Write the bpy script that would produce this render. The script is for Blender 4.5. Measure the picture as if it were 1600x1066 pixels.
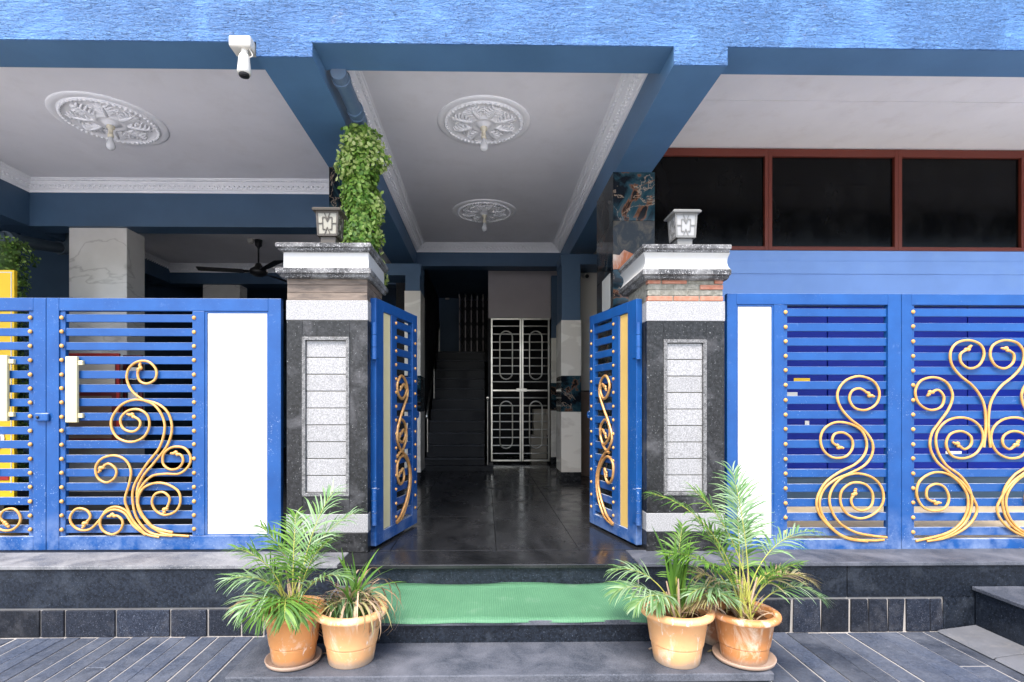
import bpy, bmesh, math, random
from mathutils import Vector, Matrix
R = math.radians
random.seed(7)
scene = bpy.context.scene
for o in list(bpy.data.objects): bpy.data.objects.remove(o)
C = scene.collection

# ------------------------------------------------------------------ camera
F, CX, CY, YAW, CAMZ = 830.0, 771.0, 636.0, R(0.9), 1.38
cam_d = bpy.data.cameras.new('camera'); cam = bpy.data.objects.new('camera', cam_d); C.objects.link(cam)
cam.location = (0, 0, CAMZ); cam.rotation_euler = (R(90), 0, -YAW)
cam_d.sensor_width = 36; cam_d.lens = F / 1600 * 36
cam_d.shift_x = (800 - CX) / 1600; cam_d.shift_y = (CY - 533) / 1600
cam_d.clip_start = 0.05; cam_d.clip_end = 2000
scene.camera = cam
scene.render.resolution_x = 1024; scene.render.resolution_y = 682

# ------------------------------------------------------------------ sky, sun, exposure
SUN_EL, SUN_AZ = R(56), R(200)          # azimuth clockwise from +Y : behind the viewer, a little to the left
world = bpy.data.worlds.new('World'); scene.world = world; world.use_nodes = True
wn = world.node_tree; wn.nodes.clear()
sky = wn.nodes.new('ShaderNodeTexSky'); sky.sky_type = 'NISHITA'; sky.sun_disc = False
sky.sun_elevation = SUN_EL; sky.sun_rotation = SUN_AZ
sky.air_density = 1.0; sky.dust_density = 3.0; sky.ozone_density = 1.0
bg = wn.nodes.new('ShaderNodeBackground'); bg.inputs['Strength'].default_value = 0.15
wo = wn.nodes.new('ShaderNodeOutputWorld')
wn.links.new(sky.outputs[0], bg.inputs[0]); wn.links.new(bg.outputs[0], wo.inputs[0])
sd = bpy.data.lights.new('sun', 'SUN'); sd.energy = 1.5; sd.angle = R(18); sd.color = (1.0, 0.96, 0.9)
sun = bpy.data.objects.new('sun', sd); C.objects.link(sun)
sdir = Vector((math.sin(SUN_AZ) * math.cos(SUN_EL), math.cos(SUN_AZ) * math.cos(SUN_EL), math.sin(SUN_EL)))
sun.rotation_euler = sdir.to_track_quat('Z', 'Y').to_euler(); sun.location = sdir * 30
vs = scene.view_settings
vs.view_transform = 'Standard'; vs.look = 'None'; vs.gamma = 1; vs.use_curve_mapping = False; vs.exposure = 1.85

# ------------------------------------------------------------------ geometry helpers
def ray(px, py):
    a = (px - CX) / F; b = (CY - py) / F
    c, s = math.cos(YAW), math.sin(YAW)
    return Vector((a * c + s, -a * s + c, b))
def PX(px, py, d):
    r = ray(px, py); t = d / r.y
    return Vector((r.x * t, d, CAMZ + r.z * t))
def X_(px, d): return PX(px, 600, d).x
def Z_(py, d, px=758): return PX(px, py, d).z
def hit(px, py, p, n):
    r = ray(px, py); o = Vector((0, 0, CAMZ)); t = (p - o).dot(n) / r.dot(n)
    return o + r * t

def cat(pts, n=6):
    out = []
    P = [Vector(p) for p in pts]; P = [P[0] * 2 - P[1]] + P + [P[-1] * 2 - P[-2]]
    for i in range(1, len(P) - 2):
        a, b, c, d = P[i - 1:i + 3]
        for k in range(n):
            t = k / n
            out.append(0.5 * ((2 * b) + (c - a) * t + (2 * a - 5 * b + 4 * c - d) * t * t + (3 * b - a - 3 * c + d) * t ** 3))
    out.append(P[-2]); return out

class MB:
    def __init__(s): s.v = []; s.f = []; s.sm = []
    def add(s, vs, fs, smooth=False):
        o = len(s.v); s.v += [tuple(v) for v in vs]
        s.f += [tuple(i + o for i in f) for f in fs]; s.sm += [smooth] * len(fs); return s
    def box(s, x0, x1, y0, y1, z0, z1):
        return s.add([(x0, y0, z0), (x1, y0, z0), (x1, y1, z0), (x0, y1, z0), (x0, y0, z1), (x1, y0, z1), (x1, y1, z1), (x0, y1, z1)],
                     [(0, 3, 2, 1), (4, 5, 6, 7), (0, 1, 5, 4), (1, 2, 6, 5), (2, 3, 7, 6), (3, 0, 4, 7)])
    def prism(s, poly, axis, a, b):
        """poly of 2D points extruded along axis ('x': (y,z); 'y': (x,z); 'z': (x,y))"""
        def m(p, t): return {'x': (t, p[0], p[1]), 'y': (p[0], t, p[1]), 'z': (p[0], p[1], t)}[axis]
        n = len(poly)
        return s.add([m(p, a) for p in poly] + [m(p, b) for p in poly],
                     [tuple(range(n))[::-1], tuple(range(n, 2 * n))] + [(i, (i + 1) % n, n + (i + 1) % n, n + i) for i in range(n)])
    def tube(s, pts, r, n=8, close=True):
        pts = [Vector(p) for p in pts]; N = len(pts); rr = r if isinstance(r, (list, tuple)) else [r] * N
        t0 = (pts[1] - pts[0]).normalized(); u = t0.orthogonal().normalized(); V = []; Fc = []
        for i, p in enumerate(pts):
            t = ((pts[min(i + 1, N - 1)] - pts[max(i - 1, 0)])).normalized()
            u = (u - t * u.dot(t)); u = u.normalized() if u.length > 1e-6 else t.orthogonal().normalized()
            w = t.cross(u)
            V += [p + (u * math.cos(2 * math.pi * k / n) + w * math.sin(2 * math.pi * k / n)) * rr[i] for k in range(n)]
        for i in range(N - 1):
            for k in range(n):
                Fc.append((i * n + k, i * n + (k + 1) % n, (i + 1) * n + (k + 1) % n, (i + 1) * n + k))
        s.add(V, Fc, True)
        if close: s.add(V[:n], [tuple(range(n))[::-1]]); s.add(V[-n:], [tuple(range(n))])
        return s
    def lathe(s, prof, c=(0, 0, 0), n=32, smooth=True):
        c = Vector(c); V = []; Fc = []; m = len(prof)
        for k in range(n):
            a = 2 * math.pi * k / n
            V += [c + Vector((r * math.cos(a), r * math.sin(a), z)) for r, z in prof]
        for k in range(n):
            for i in range(m - 1):
                Fc.append((k * m + i, ((k + 1) % n) * m + i, ((k + 1) % n) * m + i + 1, k * m + i + 1))
        return s.add(V, Fc, smooth)
    def blob(s, c, rx, ry, rz, n=8, m=5):
        c = Vector(c); V = [c + Vector((0, 0, -rz))]
        for i in range(1, m):
            a = -math.pi / 2 + math.pi * i / m
            V += [c + Vector((rx * math.cos(a) * math.cos(2 * math.pi * k / n), ry * math.cos(a) * math.sin(2 * math.pi * k / n), rz * math.sin(a))) for k in range(n)]
        V.append(c + Vector((0, 0, rz))); Fc = []
        for k in range(n): Fc.append((0, 1 + (k + 1) % n, 1 + k))
        for i in range(m - 2):
            for k in range(n):
                a = 1 + i * n; Fc.append((a + k, a + (k + 1) % n, a + n + (k + 1) % n, a + n + k))
        a = 1 + (m - 2) * n
        for k in range(n): Fc.append((a + k, a + (k + 1) % n, len(V) - 1))
        return s.add(V, Fc, True)
    def mesh(s, name, mat, off=(0, 0, 0)):
        me = bpy.data.meshes.new(name); ox, oy, oz = off
        me.from_pydata([(x - ox, y - oy, z - oz) for x, y, z in s.v], [], s.f)
        me.polygons.foreach_set('use_smooth', s.sm); me.update()
        if mat: me.materials.append(mat)
        return me
    def build(s, name, mat, parent=None, bevel=0, local=False, origin=None):
        """world coordinates in, object placed under its (unrotated) parent"""
        wl = wpos(parent) if (parent and not local) else Vector((0, 0, 0))
        og = Vector(origin) if origin is not None else wl
        if parent is None and origin is None and s.v:
            xs, ys, zs = zip(*s.v); og = Vector(((min(xs) + max(xs)) / 2, (min(ys) + max(ys)) / 2, min(zs)))
        o = bpy.data.objects.new(name, s.mesh(name, mat, og)); C.objects.link(o)
        o.parent = parent; o.location = og - wl
        if bevel:
            b = o.modifiers.new('bevel', 'BEVEL'); b.width = bevel; b.segments = 2; b.limit_method = 'ANGLE'; b.angle_limit = R(40)
        return o
def wpos(o):
    p = Vector((0, 0, 0))
    while o: p += o.location; o = o.parent
    return p
def empty(name, loc, label=None, cat_=None, group=None, rz=0):
    o = bpy.data.objects.new(name, None); C.objects.link(o); o.location = loc; o.rotation_euler = (0, 0, rz); o.empty_display_size = .1
    tag(o, label, cat_, group); return o
def tag(o, label=None, cat_=None, group=None, kind=None):
    if label: o['label'] = label
    if cat_: o['category'] = cat_
    if group: o['group'] = group
    if kind: o['kind'] = kind
    return o
def inst(name, me, parent, loc, rot=(0, 0, 0), scale=(1, 1, 1)):
    o = bpy.data.objects.new(name, me); C.objects.link(o); o.parent = parent
    o.location = Vector(loc) - (wpos(parent) if parent else Vector((0, 0, 0))); o.rotation_euler = rot; o.scale = scale
    return o
def instl(name, me, parent, loc, rot=(0, 0, 0), scale=(1, 1, 1)):
    o = bpy.data.objects.new(name, me); C.objects.link(o); o.parent = parent
    o.location = loc; o.rotation_euler = rot; o.scale = scale; return o
def box(name, mat, parent, x0, x1, y0, y1, z0, z1, bevel=0):
    return MB().box(x0, x1, y0, y1, z0, z1).build(name, mat, parent, bevel, origin=((x0 + x1) / 2, (y0 + y1) / 2, z0))

# ------------------------------------------------------------------ materials
def srgb(r, g, b):
    f = lambda c: ((c / 255) / 12.92 if c / 255 <= .04045 else ((c / 255 + .055) / 1.055) ** 2.4)
    return (f(r), f(g), f(b))
class Mat:
    def __init__(s, name, rough=.6, metal=0, spec=.5):
        s.m = bpy.data.materials.new(name); s.m.use_nodes = True; s.t = s.m.node_tree
        s.b = s.t.nodes['Principled BSDF']; s.b.inputs['Roughness'].default_value = rough
        s.b.inputs['Metallic'].default_value = metal; s.b.inputs['Specular IOR Level'].default_value = spec
        s.pos = s.t.nodes.new('ShaderNodeNewGeometry').outputs['Position']; s.height = None
    def N(s, ty, **kw):
        n = s.t.nodes.new(ty)
        for k, v in kw.items(): setattr(n, k, v)
        return n
    def L(s, a, b): s.t.links.new(a, b)
    def vec(s, scale=(1, 1, 1), rot=(0, 0, 0)):
        m = s.N('ShaderNodeMapping'); m.inputs['Scale'].default_value = scale; m.inputs['Rotation'].default_value = rot
        s.L(s.pos, m.inputs['Vector']); return m.outputs[0]
    def noise(s, scale, detail=4, rough=.55, dist=0, st=(1, 1, 1), rot=(0, 0, 0)):
        n = s.N('ShaderNodeTexNoise'); n.inputs['Scale'].default_value = scale; n.inputs['Detail'].default_value = detail
        n.inputs['Roughness'].default_value = rough; n.inputs['Distortion'].default_value = dist
        s.L(s.vec(st, rot), n.inputs['Vector']); return n.outputs['Fac']
    def vor(s, scale, feature='F1', st=(1, 1, 1), out='Distance'):
        n = s.N('ShaderNodeTexVoronoi', feature=feature); n.inputs['Scale'].default_value = scale
        s.L(s.vec(st), n.inputs['Vector']); return n.outputs[out]
    def step(s, fac, a, b, lo=0, hi=1):
        n = s.N('ShaderNodeMapRange'); n.inputs['From Min'].default_value = a; n.inputs['From Max'].default_value = b
        n.inputs['To Min'].default_value = lo; n.inputs['To Max'].default_value = hi; s.L(fac, n.inputs['Value']); return n.outputs[0]
    def mix(s, fac, a, b, mode='MIX'):
        n = s.N('ShaderNodeMix', data_type='RGBA', blend_type=mode)
        if isinstance(fac, (int, float)): n.inputs[0].default_value = fac
        else: s.L(fac, n.inputs[0])
        for v, i in ((a, 6), (b, 7)):
            if isinstance(v, tuple): n.inputs[i].default_value = (*v[:3], 1)
            else: s.L(v, n.inputs[i])
        return n.outputs[2]
    def mul(s, a, b):
        n = s.N('ShaderNodeMath', operation='MULTIPLY')
        for v, i in ((a, 0), (b, 1)):
            if isinstance(v, (int, float)): n.inputs[i].default_value = v
            else: s.L(v, n.inputs[i])
        return n.outputs[0]
    def addm(s, a, b):
        n = s.N('ShaderNodeMath', operation='ADD')
        for v, i in ((a, 0), (b, 1)):
            if isinstance(v, (int, float)): n.inputs[i].default_value = v
            else: s.L(v, n.inputs[i])
        return n.outputs[0]
    def objrand(s): return s.N('ShaderNodeObjectInfo').outputs['Random']
    def color(s, c):
        if isinstance(c, tuple): s.b.inputs['Base Color'].default_value = (*c[:3], 1)
        else: s.L(c, s.b.inputs['Base Color'])
        return s
    def rough(s, f): s.L(f, s.b.inputs['Roughness']); return s
    def bump(s, h, strength=.3, dist=.01):
        n = s.N('ShaderNodeBump'); n.inputs['Strength'].default_value = strength; n.inputs['Distance'].default_value = dist
        s.L(h, n.inputs['Height'])
        if s.height: s.L(s.height, n.inputs['Normal'])
        s.height = n.outputs[0]; s.L(s.height, s.b.inputs['Normal']); return s

def m_paint(name, c, var=.12, rough=.6, bs=60, bst=.1, dirt=None, dirt_amt=.0, spec=.4, scale=1.5):
    M = Mat(name, rough, 0, spec)
    dk = tuple(v * (1 - var) for v in c); lt = tuple(min(1, v * (1 + var)) for v in c)
    col = M.mix(M.step(M.noise(scale, 6, .6), .35, .65), dk, lt)
    if dirt: col = M.mix(M.step(M.noise(scale * 2.3, 8, .65), .52, .75, 0, dirt_amt), col, dirt)
    M.color(col).bump(M.noise(bs, 5), bst, .004); return M.m
def m_granite(name, dark, light, speck, rough=.35, dust=None, dust_lo=.55, dust_hi=.8, dust_amt=.6, rnd=.3, thr=.60, scale=90, spec=.5, relief=0):
    M = Mat(name, rough, 0, spec)
    col = M.mix(M.step(M.noise(scale, 4, .7), .4, .62), dark, light)
    col = M.mix(M.step(M.noise(scale * 2.1, 3, .7), thr, thr + .07), col, speck)
    if rnd:
        r = M.step(M.objrand(), 0, 1, 1 - rnd, 1 + rnd)
        n = M.N('ShaderNodeCombineColor'); [M.L(r, n.inputs[i]) for i in range(3)]
        col = M.mix(1.0, col, n.outputs[0], 'MULTIPLY')
    if dust:
        f = M.step(M.noise(3.5, 9, .68, .4), dust_lo, dust_hi, 0, dust_amt)
        col = M.mix(f, col, dust)
        M.rough(M.step(f, 0, max(dust_amt, .01), rough, .85))
    if relief:
        fl = M.noise(22, 6, .7, .8, (1.5, .7, 1)); col = M.mix(M.step(fl, .60, .70, 0, .5), col, speck); col = M.mix(M.step(M.noise(9, 7, .7, 1), .55, .72, 0, .5), col, tuple(v * .45 for v in light))
        M.bump(M.noise(16, 7, .68, .6), relief, .02)
    M.color(col).bump(M.noise(130, 4), .12, .003); return M.m

MAT = {}
# textured blue fascia
M = Mat('blue_textured_plaster', .55, 0, .35)
c = M.mix(M.step(M.noise(2.2, 6, .6), .3, .7), (.058, .160, .385), (.088, .215, .46))
c = M.mix(M.step(M.noise(26, 5, .7, .6, (.35, 1, 1.3)), .64, .74, 0, .55), c, (.30, .37, .52))
c = M.mix(M.step(M.noise(5, 8, .7), .63, .72, 0, .35), c, (.25, .25, .33))
h = M.mul(M.noise(24, 7, .62, 1.1, (.42, 1, 1.9)), M.step(M.noise(2.4, 5, .6, .5), .35, .65, .35, 1.25)); M.color(c).bump(h, 1.0, .09).bump(M.noise(70, 4, .6, 0, (.45, 1, 1.2)), .7, .015); MAT['fascia'] = M.m
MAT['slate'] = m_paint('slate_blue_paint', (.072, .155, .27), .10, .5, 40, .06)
MAT['slate_shaded'] = m_paint('shaded_slate_blue_paint', (.042, .085, .145), .10, .5, 40, .06)  # slate blue with the indoor fall-off of light put into its colour
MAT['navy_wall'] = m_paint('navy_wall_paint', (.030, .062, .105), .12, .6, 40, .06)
MAT['ceiling'] = m_paint('ceiling_white_paint', (.82, .80, .82), .03, .7, 120, .15, (.62, .58, .56), .25)
MAT['ceil_r'] = m_paint('ceiling_board_paint', (.80, .78, .77), .03, .7, 120, .12, (.58, .52, .48), .3)
MAT['plaster'] = m_paint('plaster_white', (.86, .85, .86), .02, .6, 90, .08)
M = Mat('gate_blue_enamel', .42, 0, .35)
c = M.mix(M.step(M.noise(5, 6, .6), .3, .7), (.004, .048, .185), (.007, .066, .235))
zc = M.N('ShaderNodeSeparateXYZ'); M.L(M.pos, zc.inputs[0])
c = M.mix(M.mul(M.step(M.noise(80, 3, .6), .64, .67, 0, .9), M.mul(M.step(M.noise(4, 4, .6), .45, .62), M.step(zc.outputs[2], .3, 1.7, 1, .15))), c, (.45, .52, .62))
c = M.mix(M.mul(M.step(M.noise(7, 8, .7), .40, .66, 0, .8), M.step(zc.outputs[2], .3, .62, 1, 0)), c, (.16, .22, .36))
c = M.mix(M.step(M.noise(9, 9, .75), .62, .74, 0, .35), c, (.15, .23, .42))
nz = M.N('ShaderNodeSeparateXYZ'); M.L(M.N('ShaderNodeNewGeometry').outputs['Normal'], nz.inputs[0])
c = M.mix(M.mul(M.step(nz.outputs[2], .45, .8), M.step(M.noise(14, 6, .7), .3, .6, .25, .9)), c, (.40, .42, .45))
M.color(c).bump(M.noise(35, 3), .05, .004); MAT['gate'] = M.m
M = Mat('gold_enamel', .38, .0, .6)
M.color(M.mix(M.step(M.noise(20, 5), .35, .65), (.47, .22, .045), (.58, .32, .09))); MAT['gold'] = M.m
M = Mat('bronze_enamel', .35, .35, .6)
M.color(M.mix(M.step(M.noise(25, 5), .35, .65), (.40, .19, .06), (.62, .36, .14))); MAT['bronze'] = M.m
MAT['cream'] = m_paint('cream_enamel', (.55, .48, .27), .05, .4, 30, .04, (.55, .5, .4), .4)
MAT['yellowcream'] = m_paint('yellow_cream_enamel', (.52, .35, .11), .05, .4, 30, .04)
MAT['white'] = m_paint('white_panel', (.57, .57, .555), .02, .35, 20, .02, (.56, .55, .52), .35, .5, 6)
MAT['gblack'] = m_granite('black_granite', (.003, .0032, .0035), (.017, .018, .020), (.20, .205, .21), .34, (.16, .16, .17), .52, .78, .45, 0, .635, 40, .35)
MAT['gplinth'] = m_granite('plinth_granite', (.003, .0048, .0085), (.012, .017, .027), (.09, .11, .14), .45, (.075, .09, .115), .52, .8, .4, .2, .62, 60, .28)
MAT['gcobble'] = m_granite('cobble_granite', (.004, .006, .012), (.014, .019, .031), (.10, .11, .14), .55, (.12, .12, .13), .50, .80, .45, .6, .6, 70, .3)
MAT['gpaver'] = m_granite('paver_granite', (.018, .025, .042), (.042, .054, .082), (.12, .13, .16), .6, (.115, .125, .15), .38, .78, .72, .38, .62, 60, relief=.45)
MAT['gslab'] = m_granite('landing_granite', (.020, .025, .036), (.058, .066, .085), (.15, .155, .17), .6, (.135, .14, .165), .40, .72, .75, .1, .6, 110)
MAT['glight'] = m_granite('light_granite', (.18, .18, .182), (.33, .33, .333), (.075, .075, .08), .55, None, rnd=.08, thr=.60, scale=120)
MAT['gedge'] = m_granite('worn_edge_stone', (.012, .012, .013), (.06, .06, .062), (.38, .38, .38), .5, (.34, .34, .34), .46, .66, .75, 0, .56, 45)
MAT['gledge'] = m_granite('dusty_ledge_stone', (.04, .045, .055), (.10, .105, .12), (.26, .26, .27), .5, (.26, .26, .265), .36, .66, .75, 0, .58, 70)
MAT['trim_white'] = m_paint('cap_white_plaster', (.44, .44, .43), .03, .6, 40, .12, (.4, .38, .34), .4, .4, 4)
M = Mat('brown_sandstone', .7)
c = M.mix(M.step(M.noise(14, 7, .65, .4, (.35, 1, 2.2)), .35, .65), (.055, .042, .034), (.17, .13, .10)); M.color(c).bump(M.noise(60, 5), .3, .005); MAT['sandstone'] = M.m
M = Mat('mortar_grey', .85); M.color(M.mix(M.step(M.noise(40, 5), .35, .65), (.15, .145, .115), (.27, .26, .22))).bump(M.noise(70, 5), .4, .005); MAT['mortar'] = M.m
M = Mat('orange_brick', .8); M.color(M.mix(M.step(M.noise(30, 6), .3, .7), (.30, .10, .055), (.38, .19, .13))).bump(M.noise(70, 5), .4, .005); MAT['brick'] = M.m
# polished floor
M = Mat('polished_black_granite', .12, 0, .45)
c = M.mix(M.step(M.noise(2.2, 8, .62, 1.2, (1, .35, 1)), .35, .7), (.005, .0055, .0065), (.026, .027, .030))
c = M.mix(M.step(M.noise(120, 3), .62, .7, 0, .5), c, (.06, .062, .065))
r = M.step(M.noise(4, 7, .65), .35, .7, .10, .34); M.color(c).rough(r).bump(M.noise(14, 3), .02, .004); MAT['floor'] = M.m
MAT['stair'] = m_granite('stair_granite', (.005, .006, .008), (.013, .014, .017), (.04, .04, .045), .45, (.03, .03, .032), .5, .8, .4, .1, spec=.18)
MAT['tread'] = m_granite('tread_granite', (.016, .018, .022), (.040, .043, .050), (.06, .06, .065), .4, (.06, .06, .065), .5, .8, .4, .1, spec=.3)
# colourful dark marble
M = Mat('dark_agate_tile', .10, 0, .22)
ob = M.objrand()
cr = M.N('ShaderNodeValToRGB'); e = cr.color_ramp.elements
e[0].position = .28; e[0].color = (.006, .008, .010, 1); e[1].position = .72; e[1].color = (.012, .014, .017, 1)
for p, col in ((.46, (.006, .008, .011)), (.53, (.014, .040, .055)), (.57, (.03, .06, .07)), (.595, (.14, .06, .03)), (.615, (.012, .012, .012))):
    k = e.new(p); k.color = (*col, 1)
M.L(M.noise(1.7, 7, .58, 1.4), cr.inputs[0]); c = cr.outputs[0]
ridge = M.step(M.noise(1.3, 8, .6, 1.5, (1, 1, 1), (.4, .5, 1)), .491, .509); rr = M.N('ShaderNodeMath', operation='PINGPONG'); M.L(ridge, rr.inputs[0]); rr.inputs[1].default_value = .5
c = M.mix(M.step(rr.outputs[0], .1, .5, 0, .7), c, (.36, .27, .20))
M.color(c); MAT['agate'] = M.m
M = Mat('orange_agate_tile', .10, 0, .22)
c = M.mix(M.step(M.noise(4.5, 8, .6, 1.5, (1, 1, .5), (0, .7, 0)), .44, .6), (.34, .10, .03), (.52, .42, .34))
sp = M.N('ShaderNodeSeparateColor'); vo = M.N('ShaderNodeTexVoronoi'); vo.inputs['Scale'].default_value = 3.4; M.L(M.vec((1, 1, .8), (0, .5, 0)), vo.inputs['Vector']); M.L(vo.outputs['Color'], sp.inputs[0])
dk = M.mix(M.step(M.noise(6, 8, .65, 1.5), .45, .62), (.008, .012, .014), (.06, .05, .035))
c = M.mix(M.step(sp.outputs[0], .40, .41), c, dk)
M.color(c); MAT['agate_orange'] = M.m
M = Mat('white_marble_tile', .18, 0, .5)
n1 = M.N('ShaderNodeMath', operation='PINGPONG'); M.L(M.step(M.noise(.9, 5, .5, .5, (1, 1, 2.2), (0, .6, 0)), .475, .525), n1.inputs[0]); n1.inputs[1].default_value = .5
c = M.mix(M.step(M.noise(2, 6), .3, .7), (.50, .48, .44), (.60, .58, .55)); c = M.mix(M.step(n1.outputs[0], .2, .5, 0, .45), c, (.24, .22, .20)); M.color(c); MAT['marble'] = M.m
M = Mat('cream_marble_tile', .15, 0, .5); M.color(M.mix(M.step(M.noise(1.2, 5, .5, .8, (1, 1, 2), (0, .6, 0)), .5, .53, 0, .35), (.72, .68, .60), (.45, .40, .34))); MAT['marble_cream'] = M.m
MAT['beige_wall'] = m_paint('beige_wall_paint', (.52, .49, .43), .06, .7)
MAT['grey_wall'] = m_paint('grey_wall_paint', (.34, .31, .31), .05, .7)
MAT['brown_dado'] = m_paint('brown_dado_paint', (.16, .11, .08), .1, .5)
MAT['red_frame'] = m_paint('red_oxide_frame', (.115, .020, .010), .05, .5, 30, .05)
M = Mat('black_window_glass', .06, 0, .5)
M.color(M.mix(M.step(M.noise(2, 7, .65, 0, (1.6, 1, .8)), .45, .8, 0, .5), (.002, .002, .002), (.010, .010, .010)))
M.rough(M.step(M.noise(3, 7, .65, 0, (1.5, 1, .7)), .4, .75, .10, .30)); M.b.inputs['Specular IOR Level'].default_value = .12; MAT['glass'] = M.m
MAT['lightblue'] = m_paint('light_blue_wall', (.155, .28, .58), .06, .55, 30, .06, (.19, .32, .58), .5)
M = Mat('royal_blue_sheet', .35, 0, .15); M.color(M.mix(M.step(M.noise(1.5, 5), .3, .7), (.0005, .009, .17), (.001, .015, .23))); MAT['sheet'] = M.m
MAT['beige_floor'] = m_paint('dusty_beige_floor', (.46, .38, .26), .12, .85, 60, .2, (.30, .26, .2), .5, .3, 3)
M = Mat('dusty_street', .92, 0, .2)
c = M.mix(M.step(M.noise(.8, 9, .65), .3, .7), (.54, .535, .535), (.64, .635, .63)); M.color(c).bump(M.noise(60, 6), .35, .01); MAT['ground'] = M.m
MAT['grout'] = m_paint('grout_dust', (.29, .272, .255), .14, .9, 90, .3)
MAT['concrete'] = m_paint('grey_concrete', (.11, .115, .13), .16, .85, 60, .3, (.2, .19, .18), .5, .3, 3)
# green mat
M = Mat('green_rubber_mat', .6, 0, .3)
w = M.N('ShaderNodeTexWave', wave_type='BANDS', bands_direction='X'); w.inputs['Scale'].default_value = 22; w.inputs['Distortion'].default_value = 1.2; w.inputs['Detail'].default_value = 1
M.L(M.vec(), w.inputs['Vector'])
w2 = M.N('ShaderNodeTexWave', wave_type='BANDS', bands_direction='Y'); w2.inputs['Scale'].default_value = 18; M.L(M.vec(), w2.inputs['Vector'])
c = M.mix(M.step(M.noise(3, 7, .6), .3, .7), (.05, .145, .075), (.072, .19, .10)); c = M.mix(M.mul(w.outputs['Fac'], .22), c, (.115, .24, .155))
c = M.mix(M.step(M.noise(6, 8, .7), .58, .75, 0, .45), c, (.17, .25, .19)); M.color(c).bump(M.mul(w.outputs['Fac'], w2.outputs['Fac']), .5, .004); MAT['mat'] = M.m
# pots
def m_pot(name, a, b):
    M = Mat(name, .5, 0, .4)
    c = M.mix(M.step(M.noise(5, 5), .3, .7), a, b)
    c = M.mix(M.step(M.noise(9, 7, .7, .6, (1, 1, .45)), .53, .68, 0, .75), c, (.80, .68, .54))
    c = M.mix(M.step(M.noise(34, 5, .7, .8, (1, 1, .3)), .63, .68, 0, .8), c, (.84, .76, .66))
    zz = M.N('ShaderNodeSeparateXYZ'); M.L(M.pos, zz.inputs[0])
    c = M.mix(M.mul(M.step(M.addm(zz.outputs[2], M.mul(M.noise(11, 5, .7), .07)), .05, .085, .8, 0), 1.0), c, (.34, .27, .21))
    c = M.mix(M.step(M.noise(14, 7, .7), .58, .72, 0, .45), c, (.40, .26, .16))
    M.color(c).bump(M.noise(40, 4), .06, .004); return M.m
MAT['pot'] = m_pot('terracotta_plastic', (.56, .235, .075), (.64, .30, .11))
MAT['pot_pale'] = m_pot('faded_terracotta', (.68, .335, .14), (.76, .43, .20))
MAT['pot_dark'] = m_pot('deep_terracotta', (.46, .185, .06), (.54, .24, .085))
MAT['pot_brown'] = m_pot('brown_terracotta', (.28, .12, .06), (.36, .17, .09))
MAT['saucer'] = m_paint('saucer_plastic', (.34, .24, .18), .2, .6, 40, .05, (.45, .4, .36), .6)
M = Mat('dry_soil', .95, 0, .1); M.color(M.mix(M.step(M.noise(40, 6, .7), .3, .7), (.05, .025, .012), (.20, .10, .05))).bump(M.noise(45, 6, .7), 1, .03); MAT['soil'] = M.m
def m_leaf(name, cols, tr=.35, rough=.45):
    M = Mat(name, rough, 0, .4)
    g = M.N('ShaderNodeNewGeometry'); cr = M.N('ShaderNodeValToRGB'); M.L(g.outputs['Random Per Island'], cr.inputs[0])
    el = cr.color_ramp.elements; n = len(cols)
    el[0].color = (*cols[0], 1); el[0].position = 0; el[1].color = (*cols[-1], 1); el[1].position = 1
    for i, c in enumerate(cols[1:-1]): k = el.new((i + 1) / (n - 1)); k.color = (*c, 1)
    c = M.mix(M.step(M.noise(18, 4), .3, .7, 0, .25), cr.outputs[0], (.20, .24, .06)); M.color(c)
    t = M.N('ShaderNodeBsdfTranslucent'); M.L(c, t.inputs[0]); x = M.N('ShaderNodeMixShader'); x.inputs[0].default_value = tr
    M.L(M.b.outputs[0], x.inputs[1]); M.L(t.outputs[0], x.inputs[2]); M.L(x.outputs[0], M.t.nodes['Material Output'].inputs[0]); return M.m
MAT['palm'] = m_leaf('palm_leaf', [(.025, .09, .012), (.07, .20, .02), (.16, .32, .04), (.05, .15, .03)])
MAT['palm_pale'] = m_leaf('pale_palm_leaf', [(.08, .20, .06), (.17, .32, .14), (.34, .46, .30), (.14, .29, .07)])
MAT['palm_dry'] = m_leaf('dry_palm_leaf', [(.34, .22, .12), (.42, .30, .20), (.22, .20, .06), (.40, .34, .22)], .2, .7)
MAT['dry'] = m_leaf('withered_leaf', [(.30, .16, .10), (.42, .27, .19), (.48, .34, .25), (.22, .12, .07)], .15, .8)
MAT['stem'] = m_paint('yellow_green_stem', (.30, .30, .06), .3, .5)
MAT['vine'] = m_leaf('vine_leaf', [(.04, .12, .02), (.10, .25, .03), (.20, .37, .05), (.36, .50, .13), (.12, .26, .04)], .25)
MAT['vine_tip'] = m_leaf('pale_vine_tip', [(.22, .36, .07), (.38, .48, .14), (.50, .55, .24), (.30, .42, .10)], .25)
MAT['vine_dark'] = m_leaf('dark_vine_leaf', [(.02, .06, .012), (.05, .12, .02), (.10, .20, .04)], .2)
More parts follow.
